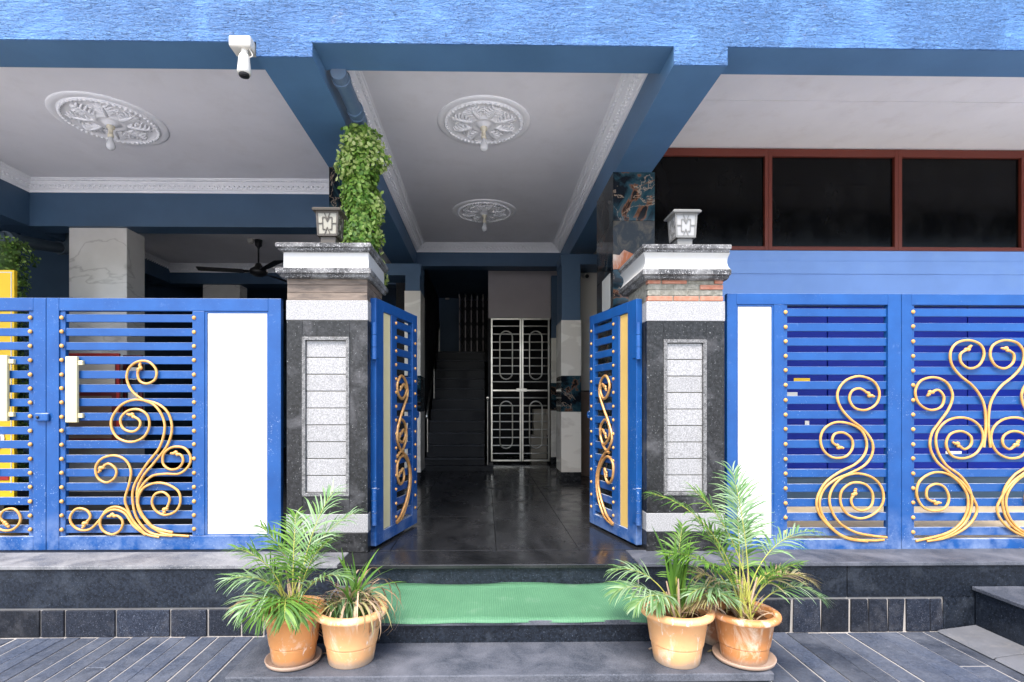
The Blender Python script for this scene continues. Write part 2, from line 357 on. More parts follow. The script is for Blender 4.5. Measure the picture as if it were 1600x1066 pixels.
# metals and small things
M = Mat('stainless_steel', .28, 1); M.color(M.mix(M.step(M.noise(8, 5), .3, .7), (.34, .33, .30), (.48, .465, .43))); MAT['steel'] = M.m
MAT['dark_metal'] = m_paint('dark_metal', (.012, .012, .013), .2, .4)
MAT['pipe'] = m_paint('painted_drain_pipe', (.085, .14, .215), .15, .45, 30, .08, (.2, .22, .25), .4)
MAT['pipe_dark'] = m_paint('navy_drain_pipe', (.05, .075, .10), .15, .5)
MAT['lamp_frame'] = m_paint('lamp_bronze_frame', (.05, .043, .035), .2, .45)
MAT['lamp_frame_grey'] = m_paint('lamp_grey_frame', (.14, .14, .135), .2, .45)
MAT['lamp_glass'] = m_paint('frosted_lamp_glass', (.24, .23, .19), .05, .3)
MAT['lamp_glass_white'] = m_paint('white_lamp_glass', (.28, .28, .275), .04, .3)
MAT['plastic'] = m_paint('white_plastic', (.52, .50, .45), .03, .4)
MAT['bulb'] = m_paint('milky_bulb_glass', (.60, .60, .60), .02, .15)
MAT['holder'] = m_paint('bulb_holder_cream', (.66, .60, .46), .05, .4)
MAT['yellow'] = m_paint('yellow_banner', (.80, .50, .015), .05, .5)
MAT['red'] = m_paint('red_trim', (.34, .02, .015), .08, .5)
MAT['darkred'] = m_paint('dark_red_board', (.10, .01, .012), .1, .5)
MAT['paper'] = m_paint('paper_white', (.68, .67, .62), .04, .7)
MAT['carton'] = m_paint('pale_carton', (.46, .41, .33), .1, .8)
MAT['black_plastic'] = m_paint('black_plastic', (.01, .01, .012), .2, .35)

# ------------------------------------------------------------------ key dimensions
ZP = .288                 # porch floor
ZC = 4.23                 # ceilings
YF = 3.72                 # front plane of plinth and fascia
GZ = -.205                # ground
BL0, BL1 = X_(400, YF), X_(488, YF)     # left beam
BR0, BR1 = X_(1053, YF), X_(1137, YF)   # right beam
ZB = Z_(98, YF); ZFB = Z_(69, YF)

# ================================================================== setting: ground, pavers
g = MB().add([(-400, -400, GZ - .012), (400, -400, GZ - .012), (400, 400, GZ - .012), (-400, 400, GZ - .012)], [(0, 1, 2, 3)]).build('ground', MAT['ground'], origin=(0, 0, GZ - .012))
tag(g, kind='structure')
pav = empty('pavement', (0, 2.4, GZ - .008)); tag(pav, kind='structure')
MB().box(-6.5, 6.5, 1.3, YF - .002, GZ - .05, GZ - .006).build('grout_bed', MAT['grout'], pav)
rnd = random.Random(3)
def paver_row(xa, xb, wmin, wmax, skip=None):
    x = xa
    while x < xb:
        w = rnd.uniform(wmin, wmax); y = YF - .012 - rnd.uniform(0, .02)
        first = True
        while y > 1.45:
            l = rnd.uniform(.35, 1.1) if not first or rnd.random() < .5 else rnd.uniform(.8, 1.6); first = False
            y2 = max(y - l, 1.35)
            s = 0; dz = rnd.uniform(-.003, .003); j = .0045
            if not (skip and skip(x + w / 2, y, y2)):
                zt = GZ + dz; m = MB()
                a = rnd.uniform(-.003, .003); b = rnd.uniform(-.003, .003)
                pts = [(x + j + s + a, y2 + j), (x + w - j + s + b, y2 + j), (x + w - j + a, y - j), (x + j + b, y - j)]
                e = .004
                top = [(pts[0][0] + e, pts[0][1] + e), (pts[1][0] - e, pts[1][1] + e), (pts[2][0] - e, pts[2][1] - e), (pts[3][0] + e, pts[3][1] - e)]
                m.add([(p[0], p[1], zt - .05) for p in pts] + [(p[0], p[1], zt - .004) for p in pts] + [(p[0], p[1], zt) for p in top],
                      [(0, 1, 5, 4), (1, 2, 6, 5), (2, 3, 7, 6), (3, 0, 4, 7), (4, 5, 9, 8), (5, 6, 10, 9), (6, 7, 11, 10), (7, 4, 8, 11), (8, 9, 10, 11)])
                m.build('paver', MAT['gpaver'], pav, origin=(x + w / 2, (y + y2) / 2, zt))
            y = y2
        x += w
SL0, SL1 = -1.33, 1.50            # landing slab
paver_row(-4.6, SL0 - .01, .10, .135)
paver_row(SL1 + .02, 3.28, .13, .20)

# landing slab
land = empty('landing', (0, 3.0, GZ)); tag(land, kind='structure')
MB().box(SL0 + .02, SL1 - .02, 2.75, 3.26, GZ - .03, -.045).build('landing_base', MAT['gplinth'], land)
MB().box(SL0, SL1, 2.73, 3.27, -.043, 0).build('landing_slab', MAT['gslab'], land, .006)

# entrance steps: mat step
step = empty('entrance_step', (0, 3.4, -.01)); tag(step, kind='structure')
MX0, MX1 = -1.02, 1.07
MB().box(MX0, MX1, 3.112, YF + .03, -.02, .105).build('riser', MAT['gplinth'], step)
MB().box(MX0 - .01, MX1 + .01, 3.09, YF + .02, .107, .136).build('tread', MAT['gslab'], step, .004)

# mat
m = MB(); nx, ny = 60, 12; x0, x1 = -.83, 1.0; V = []
for j in range(ny + 1):
    for i in range(nx + 1):
        u, v = i / nx, j / ny
        x = x0 + (x1 - x0) * u + (.012 * math.sin(v * 7) if i in (0, nx) else 0)
        y = 3.085 + .63 * v + (.008 * math.sin(u * 23) + .006 * math.sin(u * 9 + 1) if j in (0, ny) else 0)
        z = .1395 + .004 * (1 + math.sin(u * 17 + v * 3)) * (.5 + .5 * math.sin(v * 5 + u * 4)) + (.008 * (1 + math.sin(u * 14)) if j == ny else 0)
        V.append((x, y, z))
n = (nx + 1) * (ny + 1)
V += [(x, y - (.003 if y < 3.1 else 0), z - .0065 if y > 3.1 else z - .016) for x, y, z in V]
Fc = []
for j in range(ny):
    for i in range(nx):
        a = j * (nx + 1) + i; Fc.append((a, a + 1, a + nx + 2, a + nx + 1))
for i in range(nx):
    Fc.append((i, n + i, n + i + 1, i + 1)); b = ny * (nx + 1) + i; Fc.append((b, b + 1, n + b + 1, n + b))
for j in range(ny):
    a = j * (nx + 1); Fc.append((a, a + nx + 1, n + a + nx + 1, n + a)); b = a + nx; Fc.append((b, n + b, n + b + nx + 1, b + nx + 1))
m.add(V, Fc, True)
tag(m.build('door_mat', MAT['mat']), 'long green ribbed rubber mat lying on the entrance step', 'mat')

# ================================================================== the building
bld = empty('building', (0, 6, 0), 'blue painted building front with dark beams, white ceilings and tiled columns', 'building')
def part(name, mat, x0, x1, y0, y1, z0, z1, bevel=0, parent=bld): return box(name, MAT[mat], parent, x0, x1, y0, y1, z0, z1, bevel)
XL, XR = -7.0, 6.6
# plinth and floors
pl = empty('plinth', (0, YF, GZ)); pl.parent = bld; pl.location = Vector((0, YF, GZ)) - bld.location
pl_l = -6.6
def stones(xa, xb, z0, z1, wmin, wmax, lean=0, yf=YF):
    z1 -= .006
    x = xa
    while x < xb - .02:
        w = min(rnd.uniform(wmin, wmax), xb - x); j = .007; d = rnd.uniform(-.004, .006)
        la = rnd.uniform(-lean, lean); lb = rnd.uniform(-lean, lean)
        m = MB().prism([(x + j, z0 + j), (x + w - j + lb, z0 + j), (x + w - j, z1 - j), (x + j + la, z1 - j)], 'y', yf - .012 - d, yf + .02)
        m.build('stone', MAT['gcobble'], pl, .004, origin=(x + w / 2, yf, z0)); x += w
zc_l, zc_r = Z_(950, YF, 200), Z_(933, YF, 1350)
part('backing', 'grout', pl_l, BL1 + .5, YF, YF + .25, GZ - .05, ZP - .03, parent=pl)
part('backing', 'grout', BR0 - .5, 3.42, YF, YF + .25, GZ - .05, ZP - .03, parent=pl)
# black facing slabs of the plinth
for xa, xb, zc in ((-6.6, -3.45, zc_l), (-3.444, MX0 - .012, zc_l), (MX1 + .012, 2.55, zc_r), (2.556, 4.4, zc_r), (4.406, 6.6, zc_r)):
    part('facing_slab', 'gplinth', xa, xb, YF - .014, YF + .01, zc + .004, ZP - .028, .003, parent=pl)
stones(-5.2, MX0 - .012, GZ - .01, zc_l, .12, .42)
part('facing_slab', 'gplinth', 3.245, 4.4, YF - .012, YF + .01, GZ - .02, zc_r + .004, .003, parent=pl)
stones(MX1 + .2, 3.24, GZ - .01, zc_r, .12, .22, .014)
part('ledge', 'gledge', -6.6, MX0 - .002, YF - .03, YF + .32, ZP - .026, ZP, .004, parent=pl)
part('ledge', 'gslab', MX1 + .002, 6.6, YF - .03, YF + .32, ZP - .026, ZP, .004, parent=pl)
# porch edge
MB().box(MX0, MX1, YF - .012, YF + .03, .14, ZP - .034).build('porch_riser', MAT['gplinth'], pl)
MB().box(MX0, MX1, YF - .035, YF + .32, ZP - .032, ZP - .001).build('porch_nosing', MAT['floor'], pl, .006)
# granite block at the right edge
blk = empty('granite_block', PX(1560, 960, 3.3).to_2d().to_3d() + Vector((0, 0, GZ)), 'rough dark granite block with pale capstones against the plinth', 'stone block')
bx = X_(1523, YF - .02)
MB().box(bx, bx + 1.6, 1.9, YF - .02, GZ - .02, .085).build('block', MAT['gplinth'], blk, .01)
MB().box(bx - .02, bx + .42, 1.9, YF - .018, .087, .112).build('capstone', MAT['gslab'], blk, .004)
MB().box(bx + .43, bx + 1.6, 1.9, YF - .1, .087, .128).build('capstone', MAT['concrete'], blk, .004)
gut = empty('gutter_kerb', (3.2, 3.0, GZ), 'sloping grey concrete kerb slabs along the granite block', 'kerb')
for ya, yb in ((YF - .03, 3.28), (3.27, 2.75), (2.74, 2.1)):
    MB().prism([(3.18, GZ + .004), (bx - .003, GZ + .004), (bx - .003, GZ + .05), (3.2, GZ + .018)], 'y', yb, ya).build('kerb_slab', MAT['concrete'], gut, .003)

# porch floor slabs
fl = empty('porch_floor', (0, 6, ZP)); tag(fl, kind='structure')
MB().box(-7, 6.6, YF + .28, 14.5, ZP - .2, ZP - .012).build('floor_bed', MAT['stair'], fl)
xs = [-1.55, -.72, .085, .72, 1.9]; ys = [YF + .325, 5.3, 6.9, 8.5, 10.15, 12.5]
for i in range(len(xs) - 1):
    for j in range(len(ys) - 1):
        MB().box(xs[i] + .002, xs[i + 1] - .002, ys[j] + .002, ys[j + 1] - .002, ZP - .02, ZP + rnd.uniform(-.0006, .0006)).build('floor_slab', MAT['floor'], fl, .0015, origin=((xs[i] + xs[i + 1]) / 2, (ys[j] + ys[j + 1]) / 2, ZP - .02))
MB().box(-7, -1.552, YF + .325, 14, ZP - .02, ZP - .001).build('hall_floor', MAT['stair'], fl)
MB().box(1.902, 6.6, YF + .325, 14, ZP - .02, ZP - .001).build('yard_floor', MAT['beige_floor'], fl)

# fascia (front beam) and longitudinal beams
YFB = YF + .31
part('fascia', 'fascia', XL - 2, XR + 2, YF, YF + .012, ZFB, 6.2)
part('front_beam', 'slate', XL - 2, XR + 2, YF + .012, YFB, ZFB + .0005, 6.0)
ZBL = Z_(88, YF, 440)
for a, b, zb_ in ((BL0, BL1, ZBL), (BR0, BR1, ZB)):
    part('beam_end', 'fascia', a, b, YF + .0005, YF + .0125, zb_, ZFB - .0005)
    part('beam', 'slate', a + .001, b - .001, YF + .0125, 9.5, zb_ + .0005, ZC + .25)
part('roof_slab', 'grey_wall', XL - 2, XR + 2, YFB - .01, 16, ZC + .2, ZC + .9)
# ceilings
YL = 6.83
part('ceiling', 'ceiling', BL1 - .01, BR0 + .01, YFB - .02, 9.4, ZC, ZC + .1)
part('ceiling', 'ceiling', -6.1, BL0 + .01, YFB - .02, YL + .05, ZC, ZC + .1)
part('ceiling', 'ceiling', -6.1, BL0 + .01, YL + .25, 10.1, 4.0, 4.1)
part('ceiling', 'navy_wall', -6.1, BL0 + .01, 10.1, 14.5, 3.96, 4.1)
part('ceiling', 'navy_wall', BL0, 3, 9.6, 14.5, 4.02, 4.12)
ZR2 = Z_(232, 5.95, 1300)
part('ceiling', 'ceil_r', BR1 - .01, XR + 2, YFB - .02, 5.025, ZR2, ZR2 + .1)
part('ceiling', 'ceil_r', BR1 - .01, XR + 2, 5.047, 6.4, ZR2 + .007, ZR2 + .1)
# cross beams
part('cross_beam', 'slate_shaded', BL1 - .05, BR0 + .05, 9.36, 9.62, Z_(416, 9.36), ZC + .12)
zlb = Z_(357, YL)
part('cross_beam', 'slate_shaded', -6.4, BL0 + .002, YL, YL + .28, zlb, ZC + .12)
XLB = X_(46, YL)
part('side_beam', 'slate_shaded', XLB - .35, XLB, YFB - .02, YL - .001, zlb + .002, ZC + .12)
part('side_beam', 'slate_shaded', XLB - .35, XLB - .05, YL + .28, 9.93, zlb + .002, ZC + .12)
part('cross_beam', 'slate_shaded', -6.4, BL0 + .002, 9.93, 10.25, zlb - .01, ZC + .12)
# walls
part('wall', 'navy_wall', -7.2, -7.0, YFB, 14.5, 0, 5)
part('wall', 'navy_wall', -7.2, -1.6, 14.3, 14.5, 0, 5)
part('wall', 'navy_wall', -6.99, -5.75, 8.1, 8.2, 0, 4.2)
part('wall', 'slate', XR + 1.6, XR + 1.8, YFB, 14.5, 0, 5)
part('wall', 'stair', -1.6, 1.8, 13.2, 13.4, 0, 5)
part('wall', 'stair', -1.62, -1.12, 9.7, 13.4, 0, 5)
part('wall', 'grey_wall', X_(763, 10.25), 1.75, 10.3, 10.42, 3.1, 4.3)
part('wall', 'stair', X_(763, 10.25), X_(763, 10.25) + .08, 10.45, 13.2, ZP, 4.2)
part('wall', 'beige_wall', 1.42, 2.2, 8.4, 8.55, Z_(610, 8.4), 4.3)
part('wall', 'brown_dado', 1.42, 2.2, 8.39, 8.55, ZP, Z_(612, 8.4))
part('wall', 'navy_wall', 2.2, 2.35, 6.35, 8.55, 0, 4.4)
part('wall', 'stair', 1.6, 1.75, 8.55, 13.2, 0, 4.3)

# cornices
def cornice(p0, p1, inward, z, size=.13, out=.16):
    """profile swept from p0 to p1 (2D), inward = 2D unit vector pointing into the room"""
    prof = [(0, -size), (.012, -size), (.018, -size * .82), (.03, -size * .78), (out * .38, -size * .50), (out * .62, -size * .28), (out * .66, -size * .20), (out * .86, -size * .16), (out * .9, -.012), (out, -.010), (out, -.001), (0, -.001)]
    d = Vector((p1[0] - p0[0], p1[1] - p0[1])); Lh = d.length; d.normalize(); nv = Vector(inward)
    m = MB(); n = len(prof); V = []
    for t, mit in ((0, 1), (Lh, -1)):
        for a, b in prof:
            q = Vector(p0) + d * (t + mit * a * cornice.mit) + nv * a; V.append((q.x, q.y, z + b))
    m.add(V, [(i, (i + 1) % n, n + (i + 1) % n, n + i) for i in range(n)])
    t = .06
    while t < Lh - .06:      # raised leaf scrolls on the sloping face
        for (a, b, l) in ((out * .45, -size * .52, .020), (out * .28, -size * .64, .013)):
            q = Vector(p0) + d * (t + (0 if l > .015 else .03)) + nv * a
            m.blob((q.x, q.y, z + b), abs(d.x) * l + abs(nv.x) * .014, abs(d.y) * l + abs(nv.y) * .014, .014, 5, 3)
        q = Vector(p0) + d * t + nv * (out * .78); m.blob((q.x, q.y, z - size * .19), .012, .012, .008, 5, 3)
        t += .062
    return m.build('cornice', MAT['plaster'], bld)
cornice.mit = 1
cornice((BL1 - .001, YFB), (BL1 - .001, 9.36), (1, 0), ZC); cornice((BR0 + .001, YFB), (BR0 + .001, 9.36), (-1, 0), ZC)
cornice((BL1, 9.36), (BR0, 9.36), (0, -1), ZC)
cornice((XLB, YL), (BL0, YL), (0, -1), ZC); cornice((XLB, YFB), (XLB, YL), (1, 0), ZC)
cornice((-5.9, 9.93), (BL0, 9.93), (0, -1), 4.0); cornice((-5.9, 7.1), (-5.9, 9.93), (1, 0), 4.0)

# dark tiled columns behind the pillars, with their tiles
def tile_col(x0, x1, y0, y1, z0, z1, name='column', mats=('agate',), th=.62, core='black_plastic', z_first=None):
    e = MB().box(x0 + .012, x1 - .012, y0 + .012, y1 - .012, z0, z1 - .001).build(name, MAT[core], bld)
    z = z1; k = 0
    zs = [z1]
    z = z1 - (z_first or th)
    while z > z0 + .05: zs.append(z); z -= th
    zs.append(z0)
    for i in range(len(zs) - 1):
        zt, zb = zs[i] - .001, zs[i + 1] + .002
        mt = mats[i % len(mats)]
        fr = mt if isinstance(mt, str) else mt[0]; sd_ = mt if isinstance(mt, str) else mt[1]
        MB().box(x0, x1, y0, y0 + .011, zb, zt).build('tile', MAT[fr], e, .0015)
        for xa, xb in ((x0, x0 + .011), (x1 - .011, x1)):
            MB().box(xa, xb, y0 + .0125, y1, zb, zt).build('tile', MAT[sd_], e, .0015)
    return e
yc = 5.43
c1 = tile_col(BL0 + .005, BL1 - .005, yc, yc + .75, ZP, ZBL + .001, mats=('agate',), th=.62)
c2 = tile_col(X_(958, yc), X_(1023, yc), yc, yc + .8, ZP, ZB + .001, mats=('agate', ('agate_orange', 'agate'), 'agate', 'agate'), th=.50)
# paper notice on the right column's corridor face
# white marble columns in the parking hall
def marble_col(xa, xb, y0, dp, z1):
    return tile_col(xa, xb, y0, y0 + dp, ZP, z1, mats=('marble',), th=1.2, core='paper')
marble_col(X_(108, YL + .06), X_(198, YL + .06), YL + .06, .36, zlb + .001)
marble_col(X_(317, 10.0), X_(375, 10.0), 10.0, .3, zlb - .012)
# corridor pillars: tiled white/black/white below, slate above
def corr_pillar(xa, xb, ya, yb, ztile, ztop=3.6):
    col = part('column', 'slate_shaded', xa + .01, xb - .01, ya + .01, yb - .01, ztile, ztop)
    z = ZP
    for zt, mt in ((ZP + .13, 'floor'), (ZP + 1.02, 'marble_cream'), (ZP + 1.55, 'agate'), (ztile, 'marble_cream')):
        MB().box(xa, xb, ya, yb, z + .002, zt).build('tile_course', MAT[mt], col, .002); z = zt
corr_pillar(X_(877, 7.8), X_(908, 7.8), 7.8, 8.35, Z_(500, 7.8), Z_(412, 7.8))
corr_pillar(X_(632, 7.8), X_(657, 7.8), 7.8, 8.35, Z_(455, 7.8), Z_(430, 7.8))
corr_pillar(X_(861, 10.15), 1.75, 10.15, 10.28, Z_(528, 10.15), 3.9)
part('lintel', 'slate_shaded', X_(877, 7.8), 2.2, 7.82, 8.3, Z_(412, 7.8), Z_(396, 7.8))
part('lintel', 'slate_shaded', -1.62, X_(657, 7.8), 7.82, 8.3, Z_(430, 7.8), Z_(412, 7.8))

# ------------------------------------------------------------------ right bay: windows, blue wall, blue doors
YW = 5.95
wz1, wz0 = Z_(233, YW, 1300), Z_(391, YW, 1300)
part('wall', 'lightblue', X_(1023, YW) - .3, XR + 1.6, YW + .02, YW + .2, Z_(472, YW, 1300), wz0 - .001)
part('wall_capping', 'lightblue', BR1 - .1, XR + 1.6, YW + .005, YW + .019, Z_(428, YW, 1300), Z_(408, YW, 1300), .003)
part('wall', 'navy_wall', X_(1023, YW) - .3, XR + 1.6, YW + .09, YW + .2, wz0, ZR2)
mull = [1006, 1201, 1404, 1602, 1800]
for i in range(4):
    xa, xb = X_(mull[i], YW), X_(mull[i + 1], YW); fw = .042
    win = empty('window', ((xa + xb) / 2, YW, wz0)); win.parent = bld; win.location = Vector(((xa + xb) / 2, YW, wz0)) - bld.location
    m = MB()
    m.box(xa + .0008, xa + fw, YW, YW + .07, wz0, wz1).box(xb - fw, xb - .0008, YW, YW + .07, wz0, wz1)
    m.box(xa + fw, xb - fw, YW + .001, YW + .07, wz1 - .085, wz1).box(xa + fw, xb - fw, YW + .001, YW + .07, wz0, wz0 + .04)
    m.build('frame', MAT['red_frame'], win, .003)
    MB().box(xa + fw - .005, xb - fw + .005, YW + .035, YW + .045, wz0 + .035, wz1 - .08).build('pane', MAT['glass'], win)
# royal blue sheet doors below the wall
YD = YW + .18
dx = [X_(1010, YD), X_(1293, YD), X_(1512, YD), X_(1740, YD), XR + 1.6]
zd1 = Z_(472, YW, 1300)
part('wall', 'navy_wall', BR1 - .3, XR + 1.6, YD + .06, YD + .2, ZP, zd1)
for i in range(4):
    d = empty('sheet_door', ((dx[i] + dx[i + 1]) / 2, YD, ZP)); d.parent = bld; d.location = Vector(((dx[i] + dx[i + 1]) / 2, YD, ZP)) - bld.location
    xa, xb = dx[i] + .006, dx[i + 1] - .006; w = (xb - xa) / 2
    MB().box(xa, xa + w - .004, YD, YD + .03, ZP + .32, zd1 - .02).build('sheet', MAT['sheet'], d, .004)
    MB().box(xa + w + .004, xb, YD, YD + .03, ZP + .32, zd1 - .02).build('sheet', MAT['sheet'], d, .004)
    MB().box(xa, xb, YD - .006, YD + .03, 1.12, 1.17).build('rib', MAT['sheet'], d, .003)
    MB().box(xa + w - .05, xa + w + .05, YD - .02, YD, 2.32, 2.345).build('hasp', MAT['dark_metal'], d, .003)
def sticker(px, py, w, h, mat, label, c):
    p = PX(px, py, YD - .004)
    tag(MB().box(p.x - w / 2, p.x + w / 2, YD - .006, YD - .001, p.z - h / 2, p.z + h / 2).build('sticker', MAT[mat], None, .001), label, c)
sticker(1253, 595, .19, .06, 'yellow', 'small yellow sticker on blue sheet door behind the slats', 'sticker')
sticker(1238, 617, .12, .06, 'paper', 'pale grey plate on blue sheet door near yellow sticker', 'plate')
sticker(1261, 661, .05, .05, 'paper', 'tiny white tag on blue sheet door below grey plate', 'tag')
sticker(1490, 709, .19, .06, 'paper', 'white printed label low on blue sheet door behind scrolled gate', 'label')

# ================================================================== staircase
stc = empty('staircase', (-.5, 9.15, ZP), 'dark granite staircase rising at the end of the corridor', 'staircase')
sx0, sx1 = X_(665, 9.3), X_(757, 9.3); rise, trd = .21, .25
MB().box(X_(652, 9.1), X_(771, 9.1), 9.06, 9.6, ZP - .01, ZP + .085).build('bottom_slab', MAT['stair'], stc, .006)
for i in range(11):
    ya = 9.15 + i * trd; z = ZP + (i + 1) * rise
    MB().box(sx0, sx1, ya + .02, ya + trd + .3, z - rise - .03, z - .03).build('riser', MAT['stair'], stc)
    MB().box(sx0, sx1 + .01, ya, ya + trd + .03, z - .029, z).build('tread', MAT['tread'], stc, .012)
MB().box(-1.1, .05, 9.15 + 11 * trd, 13.2, ZP + 11 * rise - .2, ZP + 11 * rise - .001).build('upper_landing', MAT['stair'], stc)
def railing(x, y0, y1, z0, z1, label, h=.8):
    r = empty('handrail', (x, y0, z0), label, 'handrail')
    MB().tube(cat([(x, y0, z0 + h - .06), (x, y0 + .03, z0 + h), (x, y1, z1 + h)], 4), .022, 8).build('rail', MAT['steel'], r)
    for t in (0, .5, 1):
        y = y0 + (y1 - y0) * t; z = z0 + (z1 - z0) * t
        MB().tube([(x, y, z), (x, y, z + h - (.05 if t == 0 else .01))], .016, 8).build('post', MAT['steel'], r)
railing(sx1 + .055, 9.2, 9.22, ZP + .09, ZP + .095, 'short steel newel rail at the foot of the stairs beside steel gate', 1.15)
railing(sx0 + .03, 9.35, 11.7, ZP + .3, ZP + 2.2, 'sloping steel handrail along the dark stair wall', .75)
# collapsible lift gate on the upper landing
YG = 12.3; lg = empty('collapsible_gate', (X_(740, YG), YG, ZP + 11 * rise), 'black collapsible lattice gate at the top of the stairs', 'gate')
gx0, gx1 = X_(718, YG), X_(764, YG); gz0, gz1 = ZP + 11 * rise, 4.0
nb = 5
for k in range(nb + 1):
    x = gx0 + (gx1 - gx0) * k / nb
    MB().box(x - .012, x + .012, YG, YG + .02, gz0, gz1).build('upright', MAT['grey_wall'], lg)
for k in range(nb):
    xa = gx0 + (gx1 - gx0) * k / nb; xb = gx0 + (gx1 - gx0) * (k + 1) / nb; m = MB()
    for q in range(4):
        za = gz0 + (gz1 - gz0) * q / 4; zb = za + (gz1 - gz0) / 4
        m.tube([(xa, YG - .008, za), (xb, YG - .008, zb)], .008, 5); m.tube([(xb, YG - .014, za), (xa, YG - .014, zb)], .008, 5)
    m.build('lattice', MAT['dark_metal'], lg)
for px, lb_ in ((681, 'small grey switch plate above the stairs, farther from the lattice gate'), (699, 'small grey switch plate above the stairs, next to the lattice gate')):
    p = PX(px, 457, 12.9)
    tag(MB().box(p.x - .05, p.x + .05, 12.86, 12.9, p.z - .18, p.z + .18).build('switch_plate', MAT['grey_wall'], None, .01), lb_, 'switch plate', 'switch plates above the stairs')
part('wall', 'navy_wall', -1.12, gx0, 12.9, 13.0, gz0, 4.1)

# steel grille gate
YS = 10.15
sg = empty('steel_gate', (X_(812, YS), YS, ZP), 'double leaf stainless steel bar gate with long oval rings', 'gate')
def bars(x0, x1, left):
    zt, zb = Z_(497, YS), ZP + .05; w = .034
    for xa, xb in ((x0, x0 + w), (x1 - w, x1)): MB().box(xa, xb, YS, YS + .04, zb, zt).build('stile', MAT['steel'], sg, .004)
    for za in (zb, (zb + zt) / 2 - .03, zt - w): MB().box(x0 + w, x1 - w, YS + .002, YS + .038, za, za + w).build('rail', MAT['steel'], sg, .004)
    nbr = 18
    for k in range(1, nbr):
        z = zb + (zt - zb) * k / nbr
        if abs(z - (zb + zt) / 2) < .06: continue
        MB().tube([(x0 + w - .004, YS + .02, z), (x1 - w + .004, YS + .02, z)], .014, 6).build('bar', MAT['steel'], sg)
    for z0, z1 in ((zb + .25, (zb + zt) / 2 - .22), ((zb + zt) / 2 + .2, zt - .25)):
        xc = (x0 + x1) / 2; r = min(.12, (x1 - x0) * .28); pts = []
        for k in range(9): a = math.pi * k / 8; pts.append((xc + r * math.cos(a), YS - .006, z1 - r + r * math.sin(a)))
        for k in range(9): a = math.pi + math.pi * k / 8; pts.append((xc + r * math.cos(a), YS - .006, z0 + r + r * math.sin(a)))
        pts.append(pts[0]); MB().tube(pts, .014, 7).build('oval_ring', MAT['steel'], sg)
s0, s1, s2 = X_(767, YS), X_(815, YS), X_(859, YS)
bars(s0, s1 - .004, True); bars(s1 + .004, s2, False)
MB().box(s1 - .10, s1 + .10, YS - .02, YS, Z_(612, YS), Z_(607, YS)).build('bolt', MAT['steel'], sg, .003)
for i, (px, py, w, h, dep, mt, lb) in enumerate(((842, 700, .34, .5, 11.2, 'carton', 'pale carton on floor behind the steel gate'), (845, 640, .30, .55, 11.2, 'carton', 'pale carton on top of the carton behind steel gate'))):
    x = X_(px, dep); z0 = ZP if i == 0 else ZP + .5
    tag(MB().box(x - w / 2, x + w / 2, dep, dep + .3, z0 + .0, z0 + h - .003).build('carton', MAT[mt], None, .006), lb, 'carton')

# ================================================================== ceiling roses with bulbs
def rose(cx, cy, z, Rr, label):
    t = empty('ceiling_rose', (cx, cy, z), label, 'ceiling rose')
    k = Rr / .47
    prof = [(.47, 0), (.47, -.006), (.46, -.012), (.43, -.016), (.41, -.013), (.402, -.008), (.396, -.014), (.388, -.026), (.372, -.028), (.358, -.016), (.32, -.008), (.20, -.012), (.145, -.018), (.135, -.032), (.115, -.036), (.10, -.024), (.07, -.02), (.05, -.05), (0, -.055)]
    MB().lathe([(r * k, zz) for r, zz in prof], (cx, cy, z), 64).build('disc', MAT['plaster'], t)
    m = MB()
    for i in range(56):
        a = 2 * math.pi * i / 56; m.blob((cx + (.38 * k) * math.cos(a), cy + (.38 * k) * math.sin(a), z - .024), .019, .019, .013, 6, 4)
    m.build('beading', MAT['plaster'], t)
    rg = random.Random(5)
    for i in range(8):        # acanthus leaves
        m = MB(); a0 = 2 * math.pi * (i + .5) / 8
        pol = lambda r_, a_, z_: (cx + r_ * k * math.cos(a_), cy + r_ * k * math.sin(a_), z + z_)
        m.tube([pol(.13 + .215 * q / 6, a0, -.018 - .012 * math.sin(math.pi * q / 6)) for q in range(7)], [.020, .022, .021, .018, .014, .010, .004], 6)
        for q, ln in ((.08, .05), (.24, .075), (.42, .08), (.60, .065), (.78, .045)):
            for sd_ in (-1, 1):
                r0 = .14 + .20 * q
                m.tube([pol(r0, a0, -.020), pol(r0 + ln * .38, a0 + sd_ * ln * .55 / r0, -.024), pol(r0 + ln * .62, a0 + sd_ * ln * 1.0 / r0, -.012)], [.013, .016, .005], 6)
        m.build('leaf', MAT['plaster'], t)
        m = MB(); a1 = 2 * math.pi * i / 8
        pts = [(cx + (.235 + .05 * (1 - q / 14) * math.cos(q * .8)) * k * math.cos(a1 + .16 * (1 - q / 14) * math.sin(q * .8)), cy + (.235 + .05 * (1 - q / 14) * math.cos(q * .8)) * k * math.sin(a1 + .16 * (1 - q / 14) * math.sin(q * .8)), z - .016) for q in range(12)]
        m.tube(pts, .011, 5).build('curl', MAT['plaster'], t)
    hd = MB().lathe([(0, -.05), (.036, -.05), (.036, -.075), (.022, -.085), (.020, -.13), (.026, -.135), (.026, -.165), (0, -.165)], (cx, cy, z), 16).build('bulb_holder', MAT['holder'], t)
    MB().lathe([(0, -.15), (.019, -.166), (.022, -.19), (.034, -.215), (.042, -.245), (.038, -.27), (.022, -.288), (0, -.293)], (cx, cy, z), 20).build('bulb', MAT['bulb'], t)
p = PX(756, 192, 5.32); rose(p.x, 5.32, ZC, .465, 'round plaster ceiling rose with bulb, nearer the fascia, over the corridor')
p = PX(757, 331, 7.75); rose(p.x, 7.75, ZC, .465, 'round plaster ceiling rose with bulb, nearer the stairs, over the corridor')
p = PX(173, 192, 5.35); rose(p.x, 5.35, ZC, .50, 'round plaster ceiling rose with bulb above the parking hall')

